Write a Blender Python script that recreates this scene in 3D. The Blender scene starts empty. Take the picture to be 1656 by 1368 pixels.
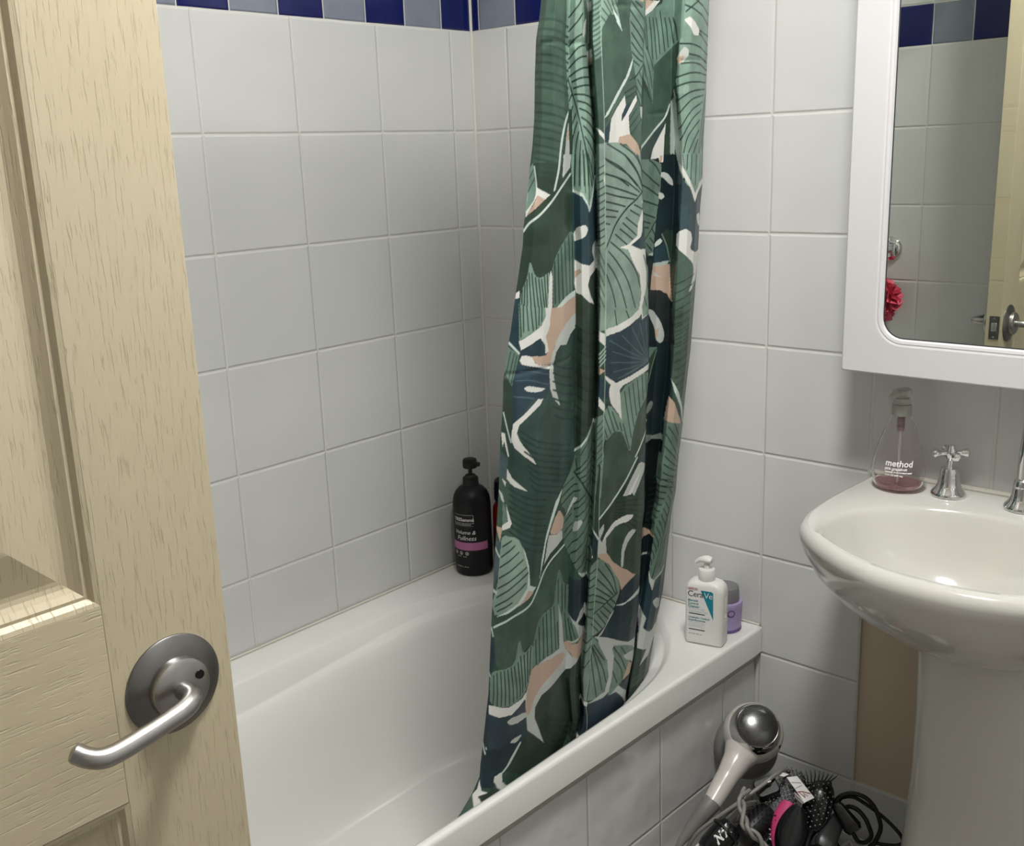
import bpy, bmesh, math, random
import numpy as np
from mathutils import Vector, Matrix

scene = bpy.context.scene
COL = scene.collection
random.seed(7)

# ------------------------------------------------------------------ camera
cam_d = bpy.data.cameras.new('camera')
cam = bpy.data.objects.new('camera', cam_d)
COL.objects.link(cam)
CAM = Vector((1.5943624, -1.6755625, 1.4104177))
c_f = Vector((-0.6507630627, 0.7176366677, -0.2480021160))
c_r = Vector((0.7463799583, 0.6645749217, -0.0354560495))
c_u = Vector((-0.1393714256, 0.2081772964, 0.9681104374))
cam.matrix_world = Matrix(((c_r.x, c_u.x, -c_f.x, CAM.x), (c_r.y, c_u.y, -c_f.y, CAM.y),
                           (c_r.z, c_u.z, -c_f.z, CAM.z), (0, 0, 0, 1)))
cam_d.sensor_fit = 'HORIZONTAL'
cam_d.sensor_width = 36.0
cam_d.lens = 1688.71 / 1656 * 36.0
cam_d.clip_start = 0.02
scene.camera = cam

# ------------------------------------------------------------------ world, light, exposure
w = bpy.data.worlds.new('world'); scene.world = w; w.use_nodes = True
w.node_tree.nodes['Background'].inputs[0].default_value = (0.75, 0.72, 0.66, 1)
w.node_tree.nodes['Background'].inputs[1].default_value = 0.25
scene.view_settings.view_transform = 'Standard'
scene.view_settings.look = 'None'
scene.view_settings.gamma = 1.0
scene.view_settings.exposure = 0.0
scene.view_settings.use_curve_mapping = False
LAMP_XY = (1.22, -0.90)
LAMP_STRENGTH = 136.0

# ------------------------------------------------------------------ materials
def nodes(m):
    m.use_nodes = True
    return m.node_tree, m.node_tree.nodes['Principled BSDF']

def mat(name, col, rough=0.5, metal=0.0, coat=0.0, trans=0.0, ior=1.5, emis=None, estr=0.0, sheen=0.0, spec=0.5, sss=0.0):
    m = bpy.data.materials.new(name)
    t, b = nodes(m)
    b.inputs['Base Color'].default_value = (col[0], col[1], col[2], 1)
    b.inputs['Roughness'].default_value = rough
    b.inputs['Metallic'].default_value = metal
    b.inputs['Coat Weight'].default_value = coat
    b.inputs['Coat Roughness'].default_value = 0.05
    b.inputs['Transmission Weight'].default_value = trans
    b.inputs['IOR'].default_value = ior
    b.inputs['Specular IOR Level'].default_value = spec
    b.inputs['Sheen Weight'].default_value = sheen
    if emis:
        b.inputs['Emission Color'].default_value = (emis[0], emis[1], emis[2], 1)
        b.inputs['Emission Strength'].default_value = estr
    return m

def noise_vary(m, c1, c2, scale=8, detail=4, bump=0.0, bscale=60, rough_var=None, stretch=None):
    """mottles a material between two colours, with an optional fine bump"""
    t, b = nodes(m)
    N, L = t.nodes, t.links
    tc = N.new('ShaderNodeTexCoord')
    src = tc.outputs['Object']
    if stretch:
        mp = N.new('ShaderNodeMapping'); mp.inputs['Scale'].default_value = stretch
        L.new(src, mp.inputs['Vector']); src = mp.outputs['Vector']
    n = N.new('ShaderNodeTexNoise'); n.inputs['Scale'].default_value = scale; n.inputs['Detail'].default_value = detail
    L.new(src, n.inputs['Vector'])
    r = N.new('ShaderNodeMix'); r.data_type = 'RGBA'
    r.inputs[6].default_value = (*c1, 1); r.inputs[7].default_value = (*c2, 1)
    L.new(n.outputs['Fac'], r.inputs[0]); L.new(r.outputs[2], b.inputs['Base Color'])
    if bump:
        n2 = N.new('ShaderNodeTexNoise'); n2.inputs['Scale'].default_value = bscale; n2.inputs['Detail'].default_value = 2
        L.new(src, n2.inputs['Vector'])
        bp = N.new('ShaderNodeBump'); bp.inputs['Strength'].default_value = 1.0; bp.inputs['Distance'].default_value = bump
        L.new(n2.outputs['Fac'], bp.inputs['Height']); L.new(bp.outputs['Normal'], b.inputs['Normal'])
    return m

class G:
    """little node-graph helper"""
    def __init__(s, m):
        s.t, s.b = nodes(m); s.N, s.L = s.t.nodes, s.t.links
    def val(s, x, sock):
        if isinstance(x, (int, float)): sock.default_value = x
        else: s.L.new(x, sock)
    def math(s, op, a, b=None, c=None):
        n = s.N.new('ShaderNodeMath'); n.operation = op
        s.val(a, n.inputs[0])
        if b is not None: s.val(b, n.inputs[1])
        if c is not None: s.val(c, n.inputs[2])
        return n.outputs[0]
    def step(s, x, lo, hi, a=0.0, b=1.0):
        n = s.N.new('ShaderNodeMapRange'); n.interpolation_type = 'SMOOTHSTEP'
        s.val(x, n.inputs['Value']); n.inputs['From Min'].default_value = lo; n.inputs['From Max'].default_value = hi
        n.inputs['To Min'].default_value = a; n.inputs['To Max'].default_value = b
        return n.outputs[0]
    def mix(s, f, a, b):
        n = s.N.new('ShaderNodeMix'); n.data_type = 'RGBA'
        s.val(f, n.inputs[0])
        for x, k in ((a, 6), (b, 7)):
            if isinstance(x, tuple): n.inputs[k].default_value = (*x, 1)
            else: s.L.new(x, n.inputs[k])
        return n.outputs[2]
    def noise(s, vec, scale, detail=2, rough=0.5):
        n = s.N.new('ShaderNodeTexNoise'); n.inputs['Scale'].default_value = scale
        n.inputs['Detail'].default_value = detail; n.inputs['Roughness'].default_value = rough
        s.L.new(vec, n.inputs['Vector']); return n.outputs['Fac']
    def white(s, a, b):
        c = s.N.new('ShaderNodeCombineXYZ'); s.val(a, c.inputs[0]); s.val(b, c.inputs[1])
        n = s.N.new('ShaderNodeTexWhiteNoise'); n.noise_dimensions = '3D'; s.L.new(c.outputs[0], n.inputs['Vector'])
        return n.outputs['Value']

def tile_mat(name, axis, h0, T=0.2, z0=1.66, border=True, hb=0.0, parity=0, top=True, grout=(0.60, 0.59, 0.54), warp_k=0.0016, warp_s=9, gloss=0.16):
    """glossy ceramic tiles 200 mm, grout, and a border row of alternating navy / grey-blue 100 mm tiles"""
    m = bpy.data.materials.new(name)
    g = G(m)
    tc = g.N.new('ShaderNodeTexCoord'); P = tc.outputs['Object']
    sp = g.N.new('ShaderNodeSeparateXYZ'); g.L.new(P, sp.inputs[0])
    h = sp.outputs['X' if axis == 'x' else 'Y']; z = sp.outputs['Z']
    def cell(x, o, t):
        u = g.math('DIVIDE', g.math('SUBTRACT', x, o), t)
        fl = g.math('FLOOR', u); fr = g.math('SUBTRACT', u, fl)
        d = g.math('MULTIPLY', g.math('MINIMUM', fr, g.math('SUBTRACT', 1.0, fr)), t)
        return fl, d
    # small organic wobble of the joints
    wob = g.math('MULTIPLY', g.math('SUBTRACT', g.noise(P, 14, 1), 0.5), 0.0012)
    hw = g.math('ADD', h, wob); zw = g.math('ADD', z, wob)
    iu, du = cell(hw, h0, T)
    iv1, dv1 = cell(zw, z0, T)
    iv2, dv2 = cell(zw, z0 + 0.1, T)
    above = g.math('GREATER_THAN', z, z0 + 0.1)
    def sel(f, a, b):
        return g.math('ADD', g.math('MULTIPLY', g.math('SUBTRACT', 1.0, f), a), g.math('MULTIPLY', f, b))
    iv = sel(above, iv1, iv2) if border else iv1
    dv = sel(above, dv1, dv2) if border else dv1
    d = g.math('MINIMUM', du, dv)
    if border:
        isb = g.math('MULTIPLY', g.math('GREATER_THAN', z, z0), g.math('LESS_THAN', z, z0 + 0.1))
        ib, db = cell(hw, hb, 0.1)
        dz = g.math('MINIMUM', g.math('ABSOLUTE', g.math('SUBTRACT', zw, z0)), g.math('ABSOLUTE', g.math('SUBTRACT', zw, z0 + 0.1)))
        d = sel(isb, d, g.math('MINIMUM', db, dz))
    rnd = g.white(iu, iv)
    white_t = g.mix(g.noise(P, 7, 3), (0.60, 0.605, 0.592), (0.665, 0.667, 0.65))
    white_t = g.mix(g.math('MULTIPLY', rnd, 0.35), white_t, (0.58, 0.58, 0.585))
    col = white_t
    if border:
        par = g.math('MODULO', g.math('ABSOLUTE', g.math('ADD', ib, 1000 + parity)), 2.0)
        navy = g.mix(g.noise(P, 30, 4), (0.004, 0.007, 0.066), (0.009, 0.014, 0.12))
        grey = g.mix(g.noise(P, 24, 5), (0.17, 0.195, 0.245), (0.25, 0.28, 0.335))
        col = g.mix(isb, col, g.mix(g.math('GREATER_THAN', par, 0.5), navy, grey))
    gm = g.step(d, 0.0006, 0.0015, 1.0, 0.0)
    gcol = g.mix(g.noise(P, 18, 3), grout, tuple(min(1, c * 1.18) for c in grout))
    col = g.mix(gm, col, gcol)
    g.L.new(col, g.b.inputs['Base Color'])
    g.L.new(g.math('ADD', g.math('MULTIPLY', gm, 0.5), gloss), g.b.inputs['Roughness'])
    # relief: pillowed edge + faint warp of each tile
    hgt = g.step(d, 0.0004, 0.0045, 0.0, 0.0014)
    warp = g.math('MULTIPLY', g.noise(P, warp_s, 2), warp_k)
    hh = g.math('ADD', hgt, warp)
    bp = g.N.new('ShaderNodeBump'); bp.inputs['Strength'].default_value = 1.0; bp.inputs['Distance'].default_value = 1.0
    g.L.new(hh, bp.inputs['Height']); g.L.new(bp.outputs['Normal'], g.b.inputs['Normal'])
    return m

# ------------------------------------------------------------------ mesh helpers
class MB:
    """collects vertices and faces for ONE mesh object"""
    def __init__(s): s.v = []; s.f = []; s.mi = []
    def add(s, vs, fs, mi=0):
        o = len(s.v); s.v += [tuple(p) for p in vs]
        s.f += [tuple(i + o for i in f) for f in fs]; s.mi += [mi] * len(fs)
        return s
    def xf(s, M):
        s.v = [tuple(M @ Vector(p)) for p in s.v]; return s
    def box(s, a, b, mi=0):
        x0, y0, z0 = a; x1, y1, z1 = b
        return s.add([(x0, y0, z0), (x1, y0, z0), (x1, y1, z0), (x0, y1, z0), (x0, y0, z1), (x1, y0, z1), (x1, y1, z1), (x0, y1, z1)],
                     [(0, 3, 2, 1), (4, 5, 6, 7), (0, 1, 5, 4), (1, 2, 6, 5), (2, 3, 7, 6), (3, 0, 4, 7)], mi)
    def loft(s, rings, cap0=True, cap1=True, closed=True, mi=0):
        n = len(rings[0]); vs = [p for r in rings for p in r]; fs = []
        for i in range(len(rings) - 1):
            for j in range(n if closed else n - 1):
                k = (j + 1) % n
                fs.append((i * n + j, i * n + k, (i + 1) * n + k, (i + 1) * n + j))
        if cap0: fs.append(tuple(reversed(range(n))))
        if cap1: fs.append(tuple((len(rings) - 1) * n + j for j in range(n)))
        return s.add(vs, fs, mi)
    def lathe(s, prof, seg=32, c=(0, 0, 0), cap0=True, cap1=True, sx=1.0, sy=1.0, mi=0):
        rings = []
        for r, z in prof:
            rings.append([(c[0] + r * sx * math.cos(2 * math.pi * k / seg), c[1] + r * sy * math.sin(2 * math.pi * k / seg), c[2] + z) for k in range(seg)])
        return s.loft(rings, cap0, cap1, True, mi)
    def tube(s, pts, rad, seg=12, cap=True, mi=0):
        pts = [Vector(p) for p in pts]; n = len(pts)
        rads = rad if isinstance(rad, (list, tuple)) else [rad] * n
        t0 = (pts[1] - pts[0]).normalized()
        ref = Vector((0, 0, 1)) if abs(t0.z) < 0.9 else Vector((1, 0, 0))
        nrm = t0.cross(ref).normalized(); rings = []
        for i in range(n):
            t = (pts[min(i + 1, n - 1)] - pts[max(i - 1, 0)]).normalized()
            nrm = (nrm - t * nrm.dot(t)).normalized(); bi = t.cross(nrm)
            rings.append([tuple(pts[i] + (nrm * math.cos(a) + bi * math.sin(a)) * rads[i]) for a in [2 * math.pi * k / seg for k in range(seg)]])
        return s.loft(rings, cap, cap, True, mi)
    def build(s, name, mats, parent=None, smooth=True, bevel=0.0, bseg=2, sub=0, local=False, origin=None, angle=40):
        me = bpy.data.meshes.new(name)
        if not local:
            if parent is not None:
                o = parent
                M = Matrix.Identity(4)
                chain = []
                while o is not None: chain.append(o); o = o.parent
                for c in reversed(chain): M = M @ c.matrix_basis
                Mi = M.inverted(); vs = [tuple(Mi @ Vector(p)) for p in s.v]
            elif origin is not None:
                vs = [(p[0] - origin[0], p[1] - origin[1], p[2] - origin[2]) for p in s.v]
            else: vs = s.v
        else: vs = s.v
        me.from_pydata(vs, [], s.f)
        mats = mats if isinstance(mats, (list, tuple)) else [mats]
        for m in mats: me.materials.append(m)
        if len(mats) > 1: me.polygons.foreach_set('material_index', s.mi)
        bm = bmesh.new(); bm.from_mesh(me)
        bmesh.ops.recalc_face_normals(bm, faces=bm.faces)
        bm.to_mesh(me); bm.free()
        if smooth:
            me.polygons.foreach_set('use_smooth', [True] * len(me.polygons))
            try: me.set_sharp_from_angle(angle=math.radians(angle))
            except Exception: pass
        o = bpy.data.objects.new(name, me); COL.objects.link(o)
        if parent is not None: o.parent = parent
        elif origin is not None: o.location = origin
        if bevel:
            b = o.modifiers.new('bevel', 'BEVEL'); b.width = bevel; b.segments = bseg; b.limit_method = 'ANGLE'; b.angle_limit = math.radians(50)
            b.harden_normals = False
        if sub:
            q = o.modifiers.new('sub', 'SUBSURF'); q.levels = sub; q.render_levels = sub
        return o

def thing(name, label, cat, loc=(0, 0, 0), rot=(0, 0, 0), group=None):
    o = bpy.data.objects.new(name, None); COL.objects.link(o)
    o.location = loc; o.rotation_euler = rot; o.empty_display_size = 0.05
    tag(o, label, cat, group); return o
def tag(o, label, cat, group=None):
    o['label'] = label; o['category'] = cat
    if group: o['group'] = group
    return o
def struct(o): o['kind'] = 'structure'; return o

def spline(pts, n=8):
    """Catmull-Rom through points"""
    P = [Vector(p) for p in pts]; P = [P[0] * 2 - P[1]] + P + [P[-1] * 2 - P[-2]]
    out = []
    for i in range(1, len(P) - 2):
        for k in range(n):
            t = k / n; a, b, c, d = P[i - 1], P[i], P[i + 1], P[i + 2]
            out.append(0.5 * ((2 * b) + (c - a) * t + (2 * a - 5 * b + 4 * c - d) * t * t + (3 * b - a - 3 * c + d) * t ** 3))
    out.append(P[-2]); return out

def interp(x, xs, ys): return float(np.interp(x, xs, ys))
def frame(zdir, xhint=(1, 0, 0)):
    z = Vector(zdir).normalized(); x = Vector(xhint); x = (x - z * x.dot(z)).normalized(); y = z.cross(x)
    return Matrix(((x.x, y.x, z.x), (x.y, y.y, z.y), (x.z, y.z, z.z))).to_4x4()
def rrect(w, h, r, n=6, cx=0, cy=0):
    """rounded rectangle outline, counter-clockwise"""
    out = []
    for sx, sy, a0 in ((1, -1, -90), (1, 1, 0), (-1, 1, 90), (-1, -1, 180)):
        for k in range(n + 1):
            a = math.radians(a0 + 90 * k / n)
            out.append((cx + sx * (w / 2 - r) + r * math.cos(a), cy + sy * (h / 2 - r) + r * math.sin(a)))
    return out

def text_mesh(body, size, align='LEFT', shear=0.0, extrude=0.0, space=1.0, bold=0.0):
    """letters as (verts, faces) in the x-y plane"""
    cu = bpy.data.curves.new('lettering', 'FONT'); cu.body = body; cu.size = size; cu.align_x = align
    cu.shear = shear; cu.extrude = extrude; cu.space_character = space; cu.offset = bold
    cu.resolution_u = 3
    ob = bpy.data.objects.new('lettering', cu); COL.objects.link(ob)
    bpy.context.view_layer.update()
    me = bpy.data.meshes.new_from_object(ob.evaluated_get(bpy.context.evaluated_depsgraph_get()))
    vs = [tuple(v.co) for v in me.vertices]; fs = [tuple(p.vertices) for p in me.polygons]
    bpy.data.objects.remove(ob); bpy.data.curves.remove(cu); bpy.data.meshes.remove(me)
    return vs, fs

# ------------------------------------------------------------------ shared materials
M_tileA = tile_mat('tiles_left_wall', 'y', -0.0624, hb=-0.0868, parity=0, z0=1.6625)
M_tileB = tile_mat('tiles_back_wall', 'x', 0.0971, hb=0.0236, parity=1, z0=1.6625)
M_tileC = tile_mat('tiles_end_wall', 'x', 0.529, hb=0.531, parity=1, z0=1.645)
M_tileP = tile_mat('tiles_bath_panel', 'y', -0.232, z0=0.252, border=False, grout=(0.56, 0.545, 0.50), warp_k=0.009, warp_s=8, gloss=0.08)
M_tileF = noise_vary(mat('grey_floor_vinyl', (.22, .20, .18), .4), (.19, .175, .16), (.26, .24, .21), 12)
M_paint = noise_vary(mat('painted_plaster', (.24, .20, .15), .6), (.56, .46, .35), (.64, .53, .40), 5, 3)
M_ceil = noise_vary(mat('ceiling_paint', (.8, .79, .76), .8), (.78, .77, .74), (.82, .81, .78), 3)
M_plain = noise_vary(mat('painted_wall', (.4, .38, .34), .7), (.38, .36, .32), (.44, .42, .38), 3)
M_acryl = noise_vary(mat('white_bath_acrylic', (.75, .74, .71), .17, coat=.2), (.74, .735, .70), (.78, .775, .745), 3)
M_gap = noise_vary(mat('grey_sealant', (.30, .29, .265), .6), (.40, .385, .35), (.54, .52, .48), 22)
M_seal = noise_vary(mat('yellowed_sealant', (.62, .58, .45), .5), (.58, .555, .45), (.68, .67, .61), 25)
M_cer = noise_vary(mat('white_ceramic', (.76, .74, .69), .09, coat=.4), (.565, .555, .515), (.595, .585, .545), 3)
M_cab = noise_vary(mat('white_lacquer', (.82, .79, .80), .3), (.675, .66, .675), (.70, .685, .70), 3)
M_mirror = mat('mirror_glass', (.70, .73, .68), .0, 1.0)
M_chrome = mat('chrome', (.78, .78, .78), .06, 1.0)
M_steel = noise_vary(mat('brushed_steel', (.42, .41, .40), .3, 1.0), (.40, .39, .38), (.50, .49, .48), 90, 3, stretch=(1, 1, 1))
M_dsteel = mat('dark_steel', (.24, .235, .23), .34, 1.0)
M_black = mat('black_plastic', (.006, .006, .007), .42, spec=.35)
M_gloss = mat('glossy_black_plastic', (.005, .005, .006), .2, spec=.4)
M_white = mat('white_plastic', (.74, .73, .70), .35)
M_letter = mat('white_print', (.75, .74, .73), .6)
M_ink = mat('dark_print', (.03, .03, .035), .6)
M_teal = mat('teal_print', (.0, .20, .27), .5)
M_red = mat('red_print', (.35, .03, .03), .5)

def door_mat():
    m = bpy.data.materials.new('cream_woodgrain_door'); g = G(m)
    tc = g.N.new('ShaderNodeTexCoord')
    def grain(scale):
        mp = g.N.new('ShaderNodeMapping'); mp.inputs['Scale'].default_value = scale
        g.L.new(tc.outputs['Object'], mp.inputs['Vector']); return mp.outputs['Vector']
    sp = g.N.new('ShaderNodeSeparateXYZ'); g.L.new(tc.outputs['Object'], sp.inputs[0])
    return m, g, grain, sp

def woodgrain(name, horizontal):
    m = bpy.data.materials.new(name); g = G(m)
    tc = g.N.new('ShaderNodeTexCoord')
    mp = g.N.new('ShaderNodeMapping'); mp.inputs['Scale'].default_value = (1, 24, 420) if horizontal else (1, 460, 32)
    g.L.new(tc.outputs['Object'], mp.inputs['Vector'])
    n1 = g.noise(mp.outputs['Vector'], 1.0, 3, .6)
    mp2 = g.N.new('ShaderNodeMapping'); mp2.inputs['Scale'].default_value = (1, 3, 60) if horizontal else (1, 70, 3)
    g.L.new(tc.outputs['Object'], mp2.inputs['Vector'])
    n2 = g.noise(mp2.outputs['Vector'], 1.0, 2, .5)
    pit = g.step(n1, .33, .44, 0.0, 1.0)         # short open pores
    hh = g.math('ADD', g.math('MULTIPLY', pit, .00030), g.math('MULTIPLY', n2, .00035))
    bp = g.N.new('ShaderNodeBump'); bp.inputs['Distance'].default_value = 1.0; bp.inputs['Strength'].default_value = 1.0
    g.L.new(hh, bp.inputs['Height']); g.L.new(bp.outputs['Normal'], g.b.inputs['Normal'])
    c = g.mix(g.noise(tc.outputs['Object'], 4, 2), (.545, .472, .325), (.58, .505, .36))
    c = g.mix(g.math('SUBTRACT', 1.0, pit), c, (.54, .465, .31))
    g.L.new(c, g.b.inputs['Base Color']); g.b.inputs['Roughness'].default_value = .38
    return m
M_doorV = woodgrain('cream_door_grain_upright', False)
M_doorH = woodgrain('cream_door_grain_level', True)

# ================================================================== SETTING
XR, YF, ZC = 2.25, -1.99, 2.42
def build_walls():
    # back wall with the bare, untiled patch behind the basin
    b = MB(); hx0, hx1, hz0, hz1 = 0.897, 1.497, 0.2625, 0.66
    xs = [0, hx0, hx1, XR]; zs = [0, hz0, hz1, ZC]
    for i in range(3):
        for k in range(3):
            if i == 1 and k == 1: continue
            b.add([(xs[i], 0, zs[k]), (xs[i + 1], 0, zs[k]), (xs[i + 1], 0, zs[k + 1]), (xs[i], 0, zs[k + 1])], [(0, 1, 2, 3)], 0)
    d = 0.006
    b.add([(hx0, d, hz0), (hx1, d, hz0), (hx1, d, hz1), (hx0, d, hz1)], [(0, 1, 2, 3)], 1)
    for p, q in (((hx0, hz0), (hx1, hz0)), ((hx1, hz0), (hx1, hz1)), ((hx1, hz1), (hx0, hz1)), ((hx0, hz1), (hx0, hz0))):
        b.add([(p[0], 0, p[1]), (q[0], 0, q[1]), (q[0], d, q[1]), (p[0], d, p[1])], [(0, 1, 2, 3)], 2)
    b.add([(0, .06, 0), (XR, .06, 0), (XR, .06, ZC), (0, .06, ZC)], [(0, 1, 2, 3)], 1)
    struct(b.build('wall_back', [M_tileB, M_paint, M_seal], smooth=False))
    b = MB().box((-.06, YF, 0), (0, 0.0, ZC)); struct(b.build('wall_left', M_tileA, smooth=False))
    # short wall at the foot of the bath, with its return face beside the door
    b = MB().box((0, YF, 0), (.725, -1.365, ZC)); struct(b.build('wall_end', M_tileC, smooth=False))
    b = MB().box((XR, YF, 0), (XR + .06, 0.0, ZC)); struct(b.build('wall_right', M_tileA, smooth=False))
    b = MB().box((1.66, YF - .1, 0), (XR, YF, ZC)).box((.725, YF - .1, 2.04), (1.66, YF, ZC))
    struct(b.build('wall_front', M_plain, smooth=False))
    struct(MB().box((0, YF - .1, -.05), (XR, 0, 0)).build('floor', M_tileF, smooth=False))
    struct(MB().box((0, YF - .1, ZC), (XR, 0, ZC + .05)).build('ceiling', M_ceil, smooth=False))
    # sealant bead in the tiled corner
    b = MB().tube([(.0015, -.0015, .53), (.0015, -.0015, ZC - .01)], .0035, 8)
    struct(b.build('trim_1', noise_vary(mat('corner_grout', (.62, .61, .55), .5), (.60, .59, .52), (.70, .69, .64), 15)))
build_walls()

# ceiling lamp
lamp = thing('ceiling_lamp', 'round white flush lamp in the middle of the ceiling', 'lamp', (LAMP_XY[0], LAMP_XY[1], ZC))
lx, ly = LAMP_XY
MB().lathe([(.15, -.001), (.155, -.015), (.15, -.03)], 48, (lx, ly, ZC)).build('lamp_base', M_white, lamp)
M_glow = mat('lit_opal_glass', (.9, .88, .84), .4, emis=(1.0, .99, .958), estr=LAMP_STRENGTH)
MB().lathe([(.14, -.03), (.135, -.05), (.115, -.075), (.08, -.092), (.04, -.1), (.004, -.102)], 48, (lx, ly, ZC)).build('diffuser', M_glow, lamp)

# ================================================================== BATH
def fx(y, x0=.706): return x0 + .03 * y
YB = -1.362
def build_bath():
    root = thing('bathtub', 'white built-in bath along the left wall with tiled front', 'bathtub', (.35, -.68, 0))
    N = 160
    ths = [2 * math.pi * k / N for k in range(N)]
    cx = .372
    def outline(th, inset_l, inset_r, y0, y1, n_exp=2.3, rad=.29):
        """stadium: straight sides, round ends. th=pi/2 is the tap end (y near 0)"""
        c, s = math.cos(th), math.sin(th)
        e = 2 / n_exp
        px = math.copysign(abs(c) ** e, c); py = math.copysign(abs(s) ** e, s)
        hwl = cx - inset_l; hwr = inset_r - cx
        x = cx + (hwr * px if px > 0 else hwl * px)
        if py >= 0: y = (y0 - rad) + rad * py
        else: y = (y1 + rad) + rad * py
        return x, y
    # sample angles denser along straight sides: add points on the sides
    def ring(inset_l, inset_r, y0, y1, zf, rad=.29, ne=2.3):
        pts = []
        for th in ths:
            x, y = outline(th, inset_l, inset_r, y0, y1, ne, rad)
            pts.append((x, y))
        # split into tap-end half and foot half and put straight rows between
        top = [p for p, th in zip(pts, ths) if math.sin(th) >= -1e-9 and th <= math.pi + 1e-9]
        bot = [p for p, th in zip(pts, ths) if th >= math.pi - 1e-9] + [pts[0]]
        res = list(top)
        K = 40
        a, b2 = top[-1], (outline(math.pi, inset_l, inset_r, y0, y1, ne, rad)[0], y1 + rad)
        for k in range(1, K): res.append((a[0] + (b2[0] - a[0]) * k / K, a[1] + (b2[1] - a[1]) * k / K))
        res.append(b2)
        for th in ths:
            if th > math.pi + 1e-6:
                res.append(outline(th, inset_l, inset_r, y0, y1, ne, rad))
        e0 = (outline(0, inset_l, inset_r, y0, y1, ne, rad)[0], y1 + rad); res.append(e0)
        a, b2 = e0, top[0]
        for k in range(1, K): res.append((a[0] + (b2[0] - a[0]) * k / K, a[1] + (b2[1] - a[1]) * k / K))
        out = []
        for x, y in res:
            xs = min(x, fx(y) - .0125 - (.672 - inset_r)) if x > .45 else x     # keeps clear of the slightly tapering front
            out.append((xs, y, zf(x, y)))
        return out
    def outer(ring_in, zz, grow):
        """rectangle ring radially matched to an inner ring"""
        out = []
        x0, x1, y0, y1 = .003, None, -.003, YB
        c = Vector((cx, 0))
        for (x, y, z) in ring_in:
            # project from axis of stadium to the rectangle
            ay = min(max(y, YB + .29), -.33)
            ax = .36
            d = Vector((x - ax, y - ay))
            if d.length < 1e-6: d = Vector((1, 0))
            t = 1e9
            X1 = fx(ay) + grow
            if d.x > 1e-6: t = min(t, (X1 - ax) / (d.x - .03 * d.y))
            if d.x < -1e-6: t = min(t, (x0 - ax) / d.x)
            if d.y > 1e-6: t = min(t, (y0 - ay) / d.y)
            if d.y < -1e-6: t = min(t, (y1 - ay) / d.y)
            out.append((ax + d.x * t, ay + d.y * t, zz))
        return out
    cst = lambda v: (lambda x, y: v)
    fade = lambda y: max(0.0, min(1.0, (-.15 - y) / .75))          # 0 at the tap end .. 1 far along
    sm = lambda t: t * t * (3 - 2 * t)
    r_edge = ring(.080, .672, -.038, -1.31, cst(.5195), .40)
    r_in1 = ring(.089, .666, -.046, -1.305, cst(.5165), .395)
    zl = lambda base, drop: (lambda x, y: base - drop * sm(fade(y)))
    r_led0 = ring(.097, .659, -.054, -1.30, zl(.505, .040), .39)
    r_led1 = ring(.101, .655, -.058, -1.297, zl(.5015, .041), .385)
    r_led2 = ring(.112, .643, -.072, -1.287, zl(.4995, .040), .375)
    r_led3 = ring(.119, .637, -.079, -1.28, zl(.494, .044), .37)
    r_w1 = ring(.126, .633, -.088, -1.27, zl(.470, .040), .36)
    r_w2 = ring(.142, .624, -.115, -1.22, cst(.38), .34)
    r_w3 = ring(.163, .600, -.150, -1.14, cst(.275), .30, 2.4)
    r_w4 = ring(.180, .580, -.178, -1.08, cst(.225), .27, 2.5)
    r_w5 = ring(.205, .555, -.21, -1.03, cst(.198), .24, 2.5)
    r_w6 = ring(.245, .515, -.25, -.98, cst(.188), .19, 2.5)
    # the moulded ledge runs out along the sides towards the foot
    def blend(a, b):
        out = []
        for p, q in zip(a, b):
            t = sm(max(0.0, min(1.0, (-.30 - p[1]) / .48))) * .93
            out.append(tuple(p[i] + (q[i] - p[i]) * t for i in range(3)))
        return out
    r_led2 = blend(r_led2, r_led1); r_led3 = blend(r_led3, [(p[0] + (q[0] - p[0]) * .25, p[1], p[2] - .008) for p, q in zip(r_led1, r_w1)])
    rings = [outer(r_edge, .468, .0), outer(r_edge, .5135, .0), outer(r_edge, .5180, -.0012), outer(r_edge, .5203, -.0035),
             outer(r_edge, .5206, -.0070), outer(r_edge, .5200, -.0095), r_edge, r_in1, r_led0, r_led1, r_led2, r_led3, r_w1, r_w2, r_w3, r_w4, r_w5, r_w6]
    b = MB().loft(rings, False, True)
    b.build('tub', M_acryl, root, angle=75)
    # tiled front panel, and the grey gap under the lip
    y0, y1 = -.002, YB
    p = MB().add([(fx(y0, .690), y0, 0), (fx(y1, .690), y1, 0), (fx(y1, .690), y1, .443), (fx(y0, .690), y0, .443),
                  (fx(y0, .684), y0, .4445), (fx(y1, .684), y1, .4445)],
                 [(0, 1, 2, 3), (3, 2, 5, 4)])
    p.add([(.62, y0, 0), (.60, y1, 0), (.60, y1, .4445), (.62, y0, .4445)], [(0, 1, 2, 3)])
    p.build('front_panel', M_tileP, root, smooth=False)
    g = MB().add([(fx(y0, .6895), y0, .4435), (fx(y1, .6895), y1, .4435), (fx(y1, .7025), y1, .4685), (fx(y0, .7025), y0, .4685),
                  (fx(y0, .704), y0, .4685), (fx(y1, .704), y1, .4685)], [(0, 1, 2, 3), (3, 2, 5, 4)])
    g.build('sealant_gap', M_gap, root, smooth=False)
    s = MB().tube([(.004, y, .5225) for y in np.linspace(-.004, -1.355, 30)], .0024, 8)
    s.tube([(x, -.004, .5225) for x in np.linspace(.004, .70, 20)], .0022, 8)
    s.build('sealant_bead', M_seal, root)
    return root
build_bath()

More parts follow.
